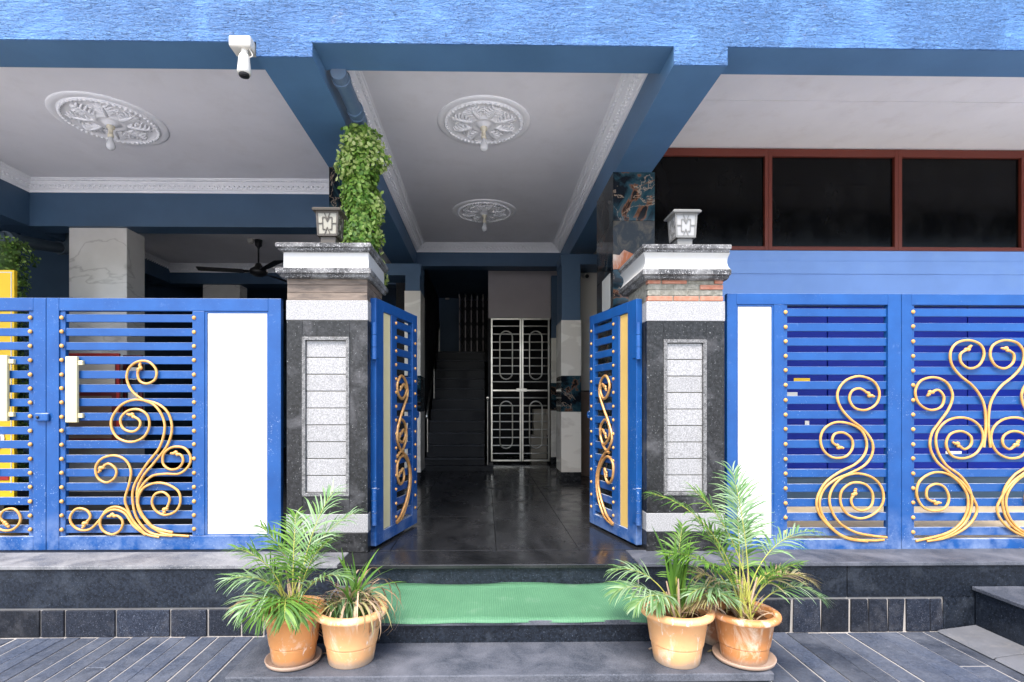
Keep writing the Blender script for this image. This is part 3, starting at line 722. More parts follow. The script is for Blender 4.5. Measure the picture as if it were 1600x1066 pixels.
# ceiling fan
fx, fy = X_(404, 8.4), 8.4
fan = empty('ceiling_fan', (fx, fy, 4.0), 'dark ceiling fan hanging in the shaded parking hall', 'ceiling fan')
MB().lathe([(0, 0), (.06, 0), (.05, -.09), (.02, -.12), (.014, -.14), (.014, -.36), (.03, -.37), (0, -.37)], (fx, fy, 4.0), 16).build('down_rod', MAT['dark_metal'], fan)
MB().lathe([(0, -.35), (.04, -.37), (.06, -.42), (.12, -.46), (.14, -.50), (.12, -.54), (.05, -.57), (0, -.57)], (fx, fy, 4.0), 24).build('motor', MAT['dark_metal'], fan)
for a in (192, 72, 312):
    ca, sa = math.cos(R(a)), math.sin(R(a)); m = MB(); V = []
    for r, w in ((.1, .025), (.2, .03), (.24, .065), (.85, .08), (.88, .06)):
        for s in (-1, 1): V += [(fx + ca * r - sa * w * s, fy + sa * r + ca * w * s, 4.0 - .5 + .012 * s + tt) for tt in (0, .006)]
    m.add(V, [q for i in range(4) for q in ((4 * i, 4 * i + 4, 4 * i + 6, 4 * i + 2), (4 * i + 1, 4 * i + 3, 4 * i + 7, 4 * i + 5), (4 * i, 4 * i + 1, 4 * i + 5, 4 * i + 4), (4 * i + 2, 4 * i + 6, 4 * i + 7, 4 * i + 3))])
    m.build('blade', MAT['dark_metal'], fan)
tag(MB().lathe([(0, 0), (.05, 0), (.05, -.05), (.03, -.07), (0, -.07)], (fx - .1, fy - .05, 4.0), 14).build('smoke_detector', MAT['plastic']), 'small pale ceiling fitting beside the dark fan', 'ceiling fitting')

# ================================================================== gate pillars
YP = 4.0
def pillar(pxa, pxb, panel, right, label):
    xa, xb = X_(pxa, YP), X_(pxb, YP); dp = .58
    t = empty('gate_pillar', ((xa + xb) / 2, YP + dp / 2, ZP), label, 'pillar', 'gate pillars')
    zb, z1, z2, z3, z4 = ZP, Z_(832, YP), Z_(803, YP), Z_(501, YP), Z_(470, YP)
    z5 = Z_(434, YP)
    y1 = YP + dp
    MB().box(xa + .03, xb - .03, YP + .03, y1 - .01, zb, z5).build('core', MAT['mortar'], t)
    MB().box(xa + .003, xb - .003, YP + .002, y1, zb, z1 - .002).build('base_course', MAT['gblack'], t, .003)
    MB().box(xa, xb, YP, y1, z1, z2).build('light_band', MAT['glight'], t, .004)
    MB().box(xa, xb, YP - .001, y1, z3, z4).build('light_band', MAT['glight'], t, .004)
    # black cladding round the panel
    pa, pb = X_(panel[0], YP), X_(panel[1], YP); pt, pbz = Z_(panel[2], YP), Z_(panel[3], YP)
    for q in ((xa + .003, pa, z2 + .002, z3 - .002), (pb, xb - .003, z2 + .002, z3 - .002), (pa, pb, pt, z3 - .002), (pa, pb, z2 + .002, pbz)):
        MB().box(q[0] + .0006, q[1] - .0006, YP + .003, YP + .06, q[2] + .0006, q[3] - .0006).build('cladding_slab', MAT['gblack'], t, .0015)
    for a, b in ((xa + .003, xa + .029), (xb - .029, xb - .003)):
        MB().box(a, b, YP + .061, y1, z2 + .002, z3 - .002).build('cladding_slab', MAT['gblack'], t, .0015)
    fr = .026; m = MB()
    m.prism([(pa, pbz), (pb, pbz), (pb - fr, pbz + fr), (pa + fr, pbz + fr)], 'y', YP - .008, YP + .05)
    m.prism([(pa, pt), (pa + fr, pt - fr), (pb - fr, pt - fr), (pb, pt)], 'y', YP - .008, YP + .05)
    m.prism([(pa, pbz), (pa + fr, pbz + fr), (pa + fr, pt - fr), (pa, pt)], 'y', YP - .008, YP + .05)
    m.prism([(pb, pbz), (pb, pt), (pb - fr, pt - fr), (pb - fr, pbz + fr)], 'y', YP - .008, YP + .05)
    m.build('panel_frame', MAT['gedge2'], t, .003)
    nbk = 9; h = (pt - pbz - 2 * fr) / nbk
    for k in range(nbk):
        z = pbz + fr + k * h
        MB().box(pa + fr + .002, pb - fr - .002, YP + .014 + rnd.uniform(-.002, .002), YP + .05, z + .003, z + h - .003).build('panel_block', MAT['glight'], t, .003)
    # band under the cap
    if right:
        MB().box(xa + .02, xb - .014, YP + .016, y1 - .01, z4 + .001, z5 - .001).build('mortar_band', MAT['mortar'], t)
        rows = 4; hh = (z5 - z4) / rows; rg = random.Random(11)
        for r in range(rows):
            x = xa + .012 - (.09 if r % 2 else 0)
            while x < xb - .03:
                w = .20; a, b = max(x, xa + .012), min(x + w - .012, xb - .012)
                if b - a > .03:
                    br = (r == 0) or (r == 3 and (a < xa + .18 or a > xb - .25)) or (r == 2 and a > xb - .3)
                    MB().box(a, b, YP + (.004 if br else .011), YP + .06, z4 + r * hh + .005, z4 + (r + 1) * hh - .004).build('brick', MAT['brick' if br else 'mortar'], t, .003)
                x += w
    else:
        hh = (z5 - z4) / 3
        for r in range(3):
            MB().box(xa + .006, xb - .006, YP + .004 + .003 * (r % 2), y1 - .004, z4 + r * hh + .001, z4 + (r + 1) * hh - .001).build('sandstone_course', MAT['sandstone'], t, .003)
    # moulded cap : square rings
    def ring(prof, name, mat):
        kx = .25 if right else .8
        m = MB(); n = len(prof); V = []
        for e, z in prof: V += [(xa - e * (.7 if right else kx), YP - e, z), (xb + e * (kx if right else .5), YP - e, z), (xb + e * (kx if right else .5), y1 + e, z), (xa - e * (.7 if right else kx), y1 + e, z)]
        Fc = [(0, 3, 2, 1), tuple(4 * (n - 1) + i for i in range(4))]
        for i in range(n - 1):
            for k in range(4): Fc.append((4 * i + k, 4 * i + (k + 1) % 4, 4 * i + 4 + (k + 1) % 4, 4 * i + 4 + k))
        m.add(V, Fc); return m.build(name, MAT[mat], t)
    q = lambda py: Z_(py, YP - .06)
    ring([(.02, q(434)), (.035, q(432.5)), (.045, q(429)), (.066, q(427.5)), (.068, q(421)), (.060, q(419.5))], 'lower_moulding', 'gedge')
    zz0, zz1 = q(418.8), q(393)
    ring([((.022 + .034 * abs(2 * i / 8 - 1) ** 2.2) if right else .016, zz0 + (zz1 - zz0) * i / 8) for i in range(9)], 'cap_block', 'trim_white')
    ring([(.03, q(392.8)), (.048, q(391.5)), (.052, q(388.5)), (.068, q(387)), (.070, q(382)), (.062, q(380.5))], 'cap_slab', 'gedge')
    return t, xa, xb, q(380.5)
MAT['gedge2'] = m_granite('pale_bead_stone', (.05, .05, .05), (.16, .16, .16), (.36, .36, .36), .5, None, rnd=0, thr=.58, scale=60)
pl1, pa0, pa1, zcap = pillar(447, 575, (472, 546, 527, 775), False, 'black and light granite gate pillar with brown stone band, by bushy vine')
pl2, pb0, pb1, zcap = pillar(1010, 1133, (1037, 1104, 530, 775), True, 'black and light granite gate pillar with orange brick band under its cap')

# lanterns
def lantern(x, y, z, fr, gl, label):
    t = empty('pillar_lantern', (x, y, z), label, 'lantern', 'pillar lanterns')
    MB().box(x - .06, x + .06, y - .06, y + .06, z, z + .12).build('foot', MAT[fr], t, .006)
    b0, b1 = z + .12, z + .305; wa, wb = .074, .083
    def quad(m, u0, u1, v0, v1, side, off, th):
        pts = []
        for (u, v) in ((u0, v0), (u1, v0), (u1, v1), (u0, v1)):
            w = wa + (wb - wa) * v; zz = b0 + (b1 - b0) * v
            for o_ in (off, off - th):
                a, b = u * w, -(w + o_)
                ca, sa = math.cos(side * math.pi / 2), math.sin(side * math.pi / 2)
                pts.append((x + a * ca - b * sa, y + a * sa + b * ca, zz))
        m.add(pts, [(0, 2, 4, 6), (1, 7, 5, 3), (0, 1, 3, 2), (2, 3, 5, 4), (4, 5, 7, 6), (6, 7, 1, 0)])
    def seg(m, side, u0, v0, u1, v1, hw=.045):
        dx_, dy_ = u1 - u0, v1 - v0; l = math.hypot(dx_, dy_); nx_, ny_ = -dy_ / l * hw, dx_ / l * hw * .5
        pts = []
        for (u, v) in ((u0 - nx_, v0 - ny_), (u1 - nx_, v1 - ny_), (u1 + nx_, v1 + ny_), (u0 + nx_, v0 + ny_)):
            w = wa + (wb - wa) * v; zz = b0 + (b1 - b0) * v
            for o_ in (.004, -.004):
                a, b = u * w, -(w + o_); ca, sa = math.cos(side * math.pi / 2), math.sin(side * math.pi / 2)
                pts.append((x + a * ca - b * sa, y + a * sa + b * ca, zz))
        m.add(pts, [(0, 2, 4, 6), (1, 7, 5, 3), (0, 1, 3, 2), (2, 3, 5, 4), (4, 5, 7, 6), (6, 7, 1, 0)])
    for sd_ in range(4):
        m = MB(); quad(m, -.97, .97, .02, .98, sd_, -.002, .01); m.build('pane', MAT[gl], t)
        m = MB()
        for a in ((-.97, 0, -.97, 1), (.97, 0, .97, 1), (-1, .03, 1, .03), (-1, .97, 1, .97)): seg(m, sd_, *a, hw=.09)
        for a in ((-.45, .25, -.45, .75), (.45, .25, .45, .75), (-.45, .75, -.2, .75), (.45, .75, .2, .75), (-.45, .25, -.2, .25), (.45, .25, .2, .25), (-.3, .97, 0, .66), (.3, .97, 0, .66), (-.3, .03, 0, .34), (.3, .03, 0, .34), (-.97, .5, -.45, .5), (.97, .5, .45, .5), (-.2, .75, 0, .58), (.2, .75, 0, .58)): seg(m, sd_, *a, hw=.042)
        m.build('fretwork', MAT[fr], t)
    zt = b1; m = MB(); V = []
    for e, zz in ((.08, zt), (.108, zt + .002), (.112, zt + .012), (.10, zt + .026), (.03, zt + .048), (0.012, zt + .052)): V += [(x - e, y - e, zz), (x + e, y - e, zz), (x + e, y + e, zz), (x - e, y + e, zz)]
    m.add(V, [(0, 3, 2, 1), (20, 21, 22, 23)] + [(4 * i + k, 4 * i + (k + 1) % 4, 4 * i + 4 + (k + 1) % 4, 4 * i + 4 + k) for i in range(5) for k in range(4)])
    m.build('roof', MAT[fr], t)
lantern(X_(516, 4.22), 4.22, zcap - .001, 'lamp_frame', 'lamp_glass', 'bronze framed cream glass lantern on the pillar beside the vine')
lantern(X_(1066, 4.22), 4.22, zcap - .001, 'lamp_frame_grey', 'lamp_glass_white', 'grey framed white glass lantern on the brick banded pillar')

# ================================================================== gates
RIVET = MB().blob((0, 0, 0), .016, .012, .016, 8, 5).mesh('rivet', MAT['gold'])
RIVETB = MB().blob((0, 0, 0), .014, .011, .014, 8, 5).mesh('rivet', MAT['gold'])
def crop(pts, ox, oy, s): return [(ox + a / s, oy + b / s) for a, b in pts]
class Leaf:
    def __init__(s, P0, P1, z0, z1, flip, label, group):
        s.p0 = Vector((P0[0], P0[1], 0)); d = Vector((P1[0] - P0[0], P1[1] - P0[1], 0)); s.w = d.length; s.d = d.normalized()
        s.n = Vector((-s.d.y, s.d.x, 0)); s.f = 1 if flip else -1      # front side sign along local y
        s.z0, s.z1 = z0, z1; s.h = z1 - z0
        s.e = empty('gate_leaf', (P0[0], P0[1], z0), label, 'gate', group, rz=math.atan2(s.d.y, s.d.x))
    def uv(s, px, py, off=0):
        p = hit(px, py, s.p0 + s.n * s.f * off, s.n); q = p - s.p0
        return q.dot(s.d), p.z - s.z0
    def u(s, px): return s.uv(px, 650)[0]
    def v(s, py, px): return s.uv(px, py)[1]
    def bar(s, name, u0, u1, v0, v1, y0, y1, mat, bevel=.003, parent=None):
        ya, yb = sorted((s.f * y0, s.f * y1)); m = MB().box(u0, u1, ya, yb, v0, v1)
        og = ((u0 + u1) / 2, (ya + yb) / 2, v0); me = m.mesh(name, mat, og)
        o = instl(name, me, parent or s.e, og)
        if bevel: b = o.modifiers.new('bevel', 'BEVEL'); b.width = bevel; b.segments = 2; b.limit_method = 'ANGLE'
        return o
    def frame(s, stiles, rail_t, rail_b):
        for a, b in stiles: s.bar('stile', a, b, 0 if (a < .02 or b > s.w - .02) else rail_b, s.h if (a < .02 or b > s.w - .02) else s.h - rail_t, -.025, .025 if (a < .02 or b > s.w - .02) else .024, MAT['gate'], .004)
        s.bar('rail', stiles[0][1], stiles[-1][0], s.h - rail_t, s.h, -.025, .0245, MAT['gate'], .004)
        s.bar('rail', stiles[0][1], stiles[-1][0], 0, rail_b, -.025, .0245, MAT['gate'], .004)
    def slats(s, u0, u1, v0, v1, n, h, rivet_us, rm=None):
        pitch = (v1 - v0) / n
        for k in range(n):
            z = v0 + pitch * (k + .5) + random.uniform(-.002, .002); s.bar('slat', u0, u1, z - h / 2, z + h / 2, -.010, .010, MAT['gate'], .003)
            for u in rivet_us: instl('rivet', rm or RIVET, s.e, (u, s.f * .026, z + random.uniform(-.002, .002)))
    def scroll(s, pts, mat, r=.0094, off=.030, leaf=True, n=6):
        lp = [Vector((a, s.f * off, b)) for a, b in [s.uv(px, py, off) for px, py in pts]]
        lp = cat(lp, n); rr = [r] * len(lp)
        o = MB().tube(lp, rr, 8).mesh('scroll', mat); o = instl('scroll', o, s.e, (0, 0, 0))
        if leaf:
            a, b = lp[0], (lp[0] - lp[3]).normalized(); m = MB(); pr = Vector((-b.z, 0, b.x))
            for t, w, q in ((-.028, .012, .0), (-.012, .016, .004), (.004, .019, -.005), (.02, .014, .006), (.034, .010, .010)):
                c_ = a + b * t + pr * q; m.blob(c_, w, .012, w * .9, 7, 4)
            instl('curl_leaf', m.mesh('curl_leaf', mat), o, (0, 0, 0))
        return o
YGL = 4.12
zt_l, zb_l = Z_(467, YGL, 250), Z_(858, YGL, 250)
def mk(pxa, pxb, d, zb, zt, label, group): return Leaf((X_(pxa, d), d), (X_(pxb, d), d), zb, zt, False, label, group)
SG = 'slatted blue gate leaves with gold scrolls'
# --- leaf beside the vine pillar (white panel at the pillar)
A = mk(76.5, 441, YGL, zb_l, zt_l, 'wide blue slatted gate leaf with tall gold scroll tree and white panel', SG)
rt, rb = .098, .105
A.frame([(0, A.u(96)), (A.u(303), A.u(322)), (A.u(421), A.w)], rt, rb)
A.bar('rivet_strip', A.u(96.3), A.u(104.5), rb, A.h - rt, -.02, .014, MAT['gate'], .002)
A.bar('panel', A.u(326), A.u(419), rb + .012, A.h - rt - .012, -.012, .012, MAT['white'], .002)
m_ = (A.u(322), A.u(421), rb, A.h - rt)
for q in ((m_[0], m_[0] + .018, m_[2], m_[3]), (m_[1] - .012, m_[1], m_[2], m_[3]), (m_[0] + .018, m_[1] - .012, m_[2], m_[2] + .014), (m_[0] + .018, m_[1] - .012, m_[3] - .014, m_[3])):
    A.bar('panel_bead', *q, -.018, .018, MAT['gate'], .002)
A.slats(A.u(104.7), A.u(303) - .001, rb, A.h - rt, 16, .060, (A.u(100.5), A.u(306)))
o = A.bar('handle_plate', A.u(109), A.u(127), A.v(660, 118), A.v(558, 118), .02, .045, MAT['cream'], .004)
for py in (568, 650): A.bar('handle_bracket', A.u(127), A.u(134), A.v(py + 3, 130), A.v(py - 4, 130), .011, .035, MAT['cream'], .003)
SA = [
 [(517, 345), (510, 365), (518, 392), (545, 402), (575, 385), (578, 350), (550, 321), (510, 321), (478, 345), (470, 385), (490, 430), (530, 462), (570, 480), (600, 520), (610, 570), (590, 640), (540, 705), (497, 780), (492, 840), (510, 905), (560, 955), (640, 966)],
 [(490, 520), (518, 540), (515, 565), (490, 580), (456, 567), (447, 532), (475, 502), (515, 498), (546, 520), (553, 560), (532, 600), (487, 618), (440, 605), (415, 570), (415, 530), (445, 485), (490, 463), (540, 465), (590, 480), (625, 515), (637, 570), (620, 630), (575, 690), (530, 745), (508, 800), (515, 860), (545, 910), (600, 955), (700, 967)],
 [(376, 715), (402, 698), (430, 720), (425, 750), (395, 768), (362, 750), (355, 710), (380, 678), (425, 668), (465, 685), (485, 725), (478, 775), (463, 830), (475, 870), (500, 920), (540, 958), (590, 970)],
 [(652, 660), (672, 668), (678, 690), (660, 715), (628, 719), (604, 697), (608, 660), (640, 637), (682, 640), (705, 670), (700, 705), (665, 735), (610, 736), (560, 746), (520, 790), (508, 840), (525, 890), (570, 938), (640, 952)],
 [(612, 868), (622, 853), (628, 825), (605, 804), (575, 811), (563, 840), (576, 871), (610, 888), (650, 875), (668, 840), (660, 800), (620, 775), (575, 770), (530, 790), (511, 835), (522, 885), (565, 930), (640, 955)],
 [(315, 920), (335, 895), (320, 870), (285, 865), (262, 890), (265, 920), (295, 943), (335, 940), (370, 905), (395, 870), (430, 858), (470, 875), (500, 918), (535, 955)],
 [(418, 890), (440, 894), (455, 915), (445, 945), (415, 960), (382, 946), (370, 915), (385, 885), (420, 868), (462, 882), (495, 928), (540, 962)]]
for s in SA: A.scroll(crop(s, 0, 430, 2.3696), MAT['gold'])
# --- next leaf, cut by the frame of the picture: mirror of A
xA0 = X_(76.5, YGL)
B = Leaf((2 * xA0 - A.w - xA0 - .004, YGL), (xA0 - .004, YGL), zb_l, zt_l, False, 'blue slatted gate leaf with a cream handle, latched to wide scroll-tree leaf', SG)
W = B.w; mu = lambda u: W - u
B.frame([(0, mu(A.u(421))), (mu(A.u(322)), mu(A.u(303))), (mu(A.u(96)), W)], rt, rb)
B.bar('rivet_strip', mu(A.u(104.5)), mu(A.u(96.3)), rb, B.h - rt, -.02, .014, MAT['gate'], .002)
B.bar('panel', mu(A.u(419)), mu(A.u(326)), rb + .012, B.h - rt - .012, -.012, .012, MAT['white'], .002)
B.slats(mu(A.u(303)) + .001, mu(A.u(104.7)), rb, B.h - rt, 16, .060, (mu(A.u(100.5)), mu(A.u(306))))
B.bar('handle_plate', mu(A.u(147)), mu(A.u(133)), A.v(658, 118), A.v(556, 118), .02, .045, MAT['cream'], .004)
for py in (566, 648): B.bar('handle_bracket', mu(A.u(133)), mu(A.u(125)), A.v(py + 3, 130), A.v(py - 4, 130), .011, .035, MAT['cream'], .003)
for s in SA:
    lp = [(mu(a), b) for a, b in [A.uv(px, py, .03) for px, py in crop(s, 0, 430, 2.3696)]]
    lp = cat([Vector((a, -.03, b)) for a, b in lp], 6); o = instl('scroll', MB().tube(lp, .0094, 8).mesh('scroll', MAT['gold']), B.e, (0, 0, 0))
    a, b = lp[0], (lp[0] - lp[3]).normalized(); m = MB()
    for t, w in ((-.028, .012), (-.01, .018), (.01, .016), (.03, .011)): m.blob(a + b * t, w, .012, w, 7, 4)
    instl('curl_leaf', m.mesh('curl_leaf', MAT['gold']), o, (0, 0, 0))
lu, lv = A.uv(72, 652)
MB().box(lu - .05, lu + .03, -.055, -.026, lv - .03, lv + .03).prism([(lu + .03, lv - .02), (lu + .055, lv - .02), (lu + .055, lv + .02), (lu + .03, lv + .02)], 'y', -.036, -.026)
o = instl('latch', MB().box(lu - .05, lu + .055, -.052, -.027, lv - .032, lv + .032).mesh('latch', MAT['gate']), A.e, (0, 0, 0)); b_ = o.modifiers.new('bevel', 'BEVEL'); b_.width = .012; b_.segments = 3
instl('latch_pin', MB().blob((lu - .02, -.056, lv), .012, .008, .012).mesh('latch_pin', MAT['dark_metal']), o, (0, 0, 0))
# --- right side
YGR = 4.06
zt_r, zb_r = Z_(460, YGR, 1300), Z_(859, YGR, 1300)
Cg = mk(1134, 1404.5, YGR, zb_r, zt_r, 'blue slatted gate leaf with white panel and gold triple S scroll', SG)
rt2, rb2 = .085, .085
Cg.frame([(0, Cg.u(1149)), (Cg.u(1207), Cg.u(1223)), (Cg.u(1384), Cg.w)], rt2, rb2)
Cg.bar('panel', Cg.u(1152), Cg.u(1204), rb2 + .014, Cg.h - rt2 - .014, -.012, .012, MAT['white'], .002)
m_ = (Cg.u(1149), Cg.u(1207), rb2, Cg.h - rt2)
for q in ((m_[0], m_[0] + .012, m_[2], m_[3]), (m_[1] - .014, m_[1], m_[2], m_[3]), (m_[0] + .012, m_[1] - .014, m_[2], m_[2] + .014), (m_[0] + .012, m_[1] - .014, m_[3] - .014, m_[3])):
    Cg.bar('panel_bead', *q, -.018, .018, MAT['gate'], .002)
Cg.bar('rivet_strip', Cg.u(1223.2), Cg.u(1228), rb2, Cg.h - rt2, -.02, .018, MAT['gate'], .002)
Cg.slats(Cg.u(1228.2), Cg.u(1384) - .001, rb2, Cg.h - rt2, 16, .062, (Cg.u(1224.5),))
SC = [
 [(552, 410), (520, 388), (490, 396), (480, 427), (500, 458), (540, 465), (578, 442), (588, 400), (565, 360), (515, 343), (465, 360), (437, 402), (445, 450), (480, 495), (530, 535), (562, 580), (562, 625), (535, 665), (480, 695), (430, 716), (388, 752), (372, 800), (385, 850), (425, 900), (480, 930), (560, 938), (605, 935)],
 [(440, 598), (418, 580), (427, 552), (460, 548), (488, 570), (490, 605), (465, 634), (420, 637), (386, 611), (375, 570), (390, 532), (430, 510), (480, 515), (522, 538), (542, 580), (535, 625), (500, 662), (440, 692), (390, 732), (362, 790), (370, 840), (410, 890), (470, 930), (545, 941)],
 [(498, 768), (486, 792), (498, 820), (530, 829), (560, 810), (563, 766), (536, 734), (490, 729), (453, 757), (448, 800), (470, 840), (520, 858), (570, 840), (601, 800), (598, 750), (565, 711), (510, 695), (460, 706), (426, 737), (408, 780), (416, 830), (447, 876), (500, 907), (560, 920), (615, 926)]]
for s in SC: Cg.scroll(crop(s, 1120, 440, 2.3167), MAT['gold'], .0094)
D = Leaf((X_(1404.5, YGR) + .004, YGR), (X_(1404.5, YGR) + .004 + 1.33, YGR), zb_r, zt_r, False, 'blue slatted gate leaf with gold heart shaped scrolls at its centre', SG)
D.frame([(0, D.u(1421)), (D.w - D.u(1421), D.w)], rt2, rb2)
D.bar('rivet_strip', D.u(1421.2), D.u(1425.5), rb2, D.h - rt2, -.02, .018, MAT['gate'], .002)
D.slats(D.u(1425.7), D.w - D.u(1421.2), rb2, D.h - rt2, 16, .062, (D.u(1422.5), D.w - D.u(1422.5)))
SD = [
 [(908, 245), (882, 263), (885, 295), (915, 315), (950, 302), (967, 265), (955, 230), (915, 213), (870, 222), (846, 255), (850, 300), (880, 340), (925, 377), (955, 417), (970, 462), (973, 530), (966, 600)],
 [(775, 402), (802, 393), (822, 420), (810, 455), (770, 465), (732, 442), (718, 400), (738, 360), (785, 347), (830, 365), (853, 410), (840, 460), (805, 510), (778, 550), (772, 600), (795, 650), (840, 690), (890, 730), (925, 780), (942, 825), (922, 870), (880, 905), (820, 930), (760, 940)],
 [(872, 590), (897, 607), (920, 590), (918, 560), (885, 542), (845, 553), (830, 590), (850, 630), (895, 640), (940, 620), (963, 575), (955, 530), (920, 500), (870, 493), (825, 510), (795, 552), (798, 610), (830, 665), (880, 702), (915, 752), (922, 810), (900, 870), (850, 912), (790, 936)],
 [(792, 800), (762, 785), (762, 750), (792, 733), (825, 746), (840, 785), (825, 820), (785, 830), (745, 815), (723, 770), (735, 722), (780, 693), (830, 695), (875, 725), (905, 770), (908, 820), (885, 872), (830, 912), (720, 940)]]
for s in SD:
    D.scroll(crop(s, 1120, 440, 2.3167), MAT['gold'], .0094)
    D.scroll(crop([(2 * 978 - a, b) for a, b in s], 1120, 440, 2.3167), MAT['gold'], .0094)
# --- entrance leaves, swung open
EG = 'open entrance gate leaves'
def entrance(n0, n1, d0, d1, flip, label, pm, us, sc, cr):
    L_ = Leaf((X_(n0, d0), d0), (X_(n1, d1), d1), Z_(853, d0), Z_(466, d0), flip, label, EG)
    u = L_.u; h0, h1 = .10, .10
    a, b, c_, d_, e_ = us    # panel start, panel end, slat start, slat end
    L_.frame([(0, u(a)), (u(b), u(c_)), (u(d_), L_.w)], .085, .095)
    L_.bar('panel', u(a) + .002, u(b) - .002, .097, L_.h - .087, -.012, .012, pm, .002)
    n = 15
    L_.slats(u(c_) + .001, u(d_) - .001, .095, L_.h - .085, n, .062, ((u(c_) + u(b)) / 2 + .03, (u(d_) + L_.w) / 2), RIVETB)
    for s in sc: L_.scroll(crop(s, *cr), MAT['bronze'], .012, .03)
    for py in ((512, 555), (770, 812)):
        za, zb_ = L_.v((py[0] + py[1]) / 2, n0), 0
        m = MB(); y0 = L_.f * .0
        for k in (-1, 0, 1):
            m.lathe([(0, -.046), (.021, -.046), (.021, .046), (0, .046)], (-.018, L_.f * .018, za + k * .095), 14, False)
        instl('hinge', m.mesh('hinge', MAT['gate']), L_.e, (0, 0, 0))
        L_.bar('hinge_plate', -.02, .05, za - .13, za + .13, .0255, .032, MAT['gate'], .002)
    v_ = L_.v(648, n1)
    m = MB().box(L_.w - .005, L_.w + .05, -.012, .012, v_ - .022, v_ + .022); m.lathe([(.014, -.012), (.036, -.012), (.036, .012), (.014, .012), (.014, -.012)], (0, 0, 0), 18)
    mm = MB().box(L_.w - .005, L_.w + .045, -.008, .008, v_ - .022, v_ + .022)
    lug = MB().lathe([(.013, -.008), (.034, -.008), (.034, .008), (.013, .008), (.013, -.008)], (0, 0, 0), 18)
    mm.add([(x + L_.w + .06, z, y + v_) for x, y, z in lug.v], lug.f)
    instl('latch_lug', mm.mesh('latch_lug', MAT['gate']), L_.e, (0, 0, 0))
    return L_
SE = [
 [(432, 492), (441, 482), (449, 503), (437, 529), (423, 515), (419, 483), (431, 455), (446, 470), (453, 512), (441, 555), (426, 605), (418, 655), (430, 695), (452, 722), (463, 780), (456, 850), (437, 912), (418, 935)],
 [(430, 645), (440, 630), (446, 647), (437, 671), (424, 660), (420, 628), (431, 597), (445, 612), (449, 650), (440, 690), (425, 708), (418, 720)],
 [(428, 772), (438, 758), (441, 788), (430, 808), (420, 785), (420, 742), (436, 715), (454, 735), (460, 790), (452, 850), (432, 908), (416, 932)]]
entrance(583, 648, 4.10, 4.93, False, 'open blue gate leaf with cream strip, hinged to the pillar beside the vine', MAT['cream'], (595, 608, 616, 641, 0), SE, (420, 370, 2.09))
SF = [
 [(95, 492), (86, 482), (80, 503), (90, 529), (104, 515), (110, 483), (98, 455), (82, 470), (77, 512), (90, 560), (106, 605), (118, 655), (108, 690), (85, 722), (68, 780), (72, 850), (92, 912), (118, 940)],
 [(95, 645), (86, 630), (80, 650), (90, 679), (106, 660), (110, 628), (98, 597), (82, 615), (80, 650), (92, 688), (108, 706)],
 [(98, 770), (93, 758), (98, 790), (108, 805), (120, 785), (121, 742), (104, 718), (84, 740), (72, 790), (80, 850), (100, 908), (122, 940)]]
entrance(999, 925, 4.10, 4.93, True, 'open blue gate leaf with yellow strip, hinged to the brick banded pillar', MAT['yellowcream'], (985, 971, 960, 931, 0), SF, (900, 370, 2.09))

# ================================================================== pipes, vines, small fittings
dp = empty('drain_pipe', (BL1 + .09, 4.1, 3.9), 'slate painted drain pipe running under the corridor ceiling into the vine', 'pipe')
xq = BL1 + .10; zq = 3.90
MB().tube([(xq, YFB - .02, zq), (xq, 4.62, zq)], .06, 16).build('pipe_run', MAT['pipe'], dp)
MB().tube(cat([(xq, 4.60, zq), (xq, 4.68, zq - .01), (xq, 4.72, zq - .06), (xq, 4.73, zq - .15)], 6), .068, 16).build('elbow', MAT['pipe'], dp)
MB().tube([(xq, 4.73, zq - .12), (xq, 4.73, ZP)], .06, 16).build('down_pipe', MAT['pipe'], dp)
MB().tube([(xq, 4.50, zq), (xq, 4.54, zq)], .071, 16).build('collar', MAT['pipe'], dp)
MB().tube([(xq, YFB + .06, zq), (xq, YFB + .10, zq)], .071, 16).build('collar', MAT['pipe'], dp)
def leaf_quad(m, c, dirv, nrm, l, w):
    d = dirv.normalized(); s_ = d.cross(nrm).normalized() * w; m.add([c, c + d * l * .28 + s_ * .85, c + d * l * .68 + s_ * .9, c + d * l, c + d * l * .68 - s_ * .9, c + d * l * .28 - s_ * .85], [(0, 1, 2, 3), (0, 3, 4, 5)])
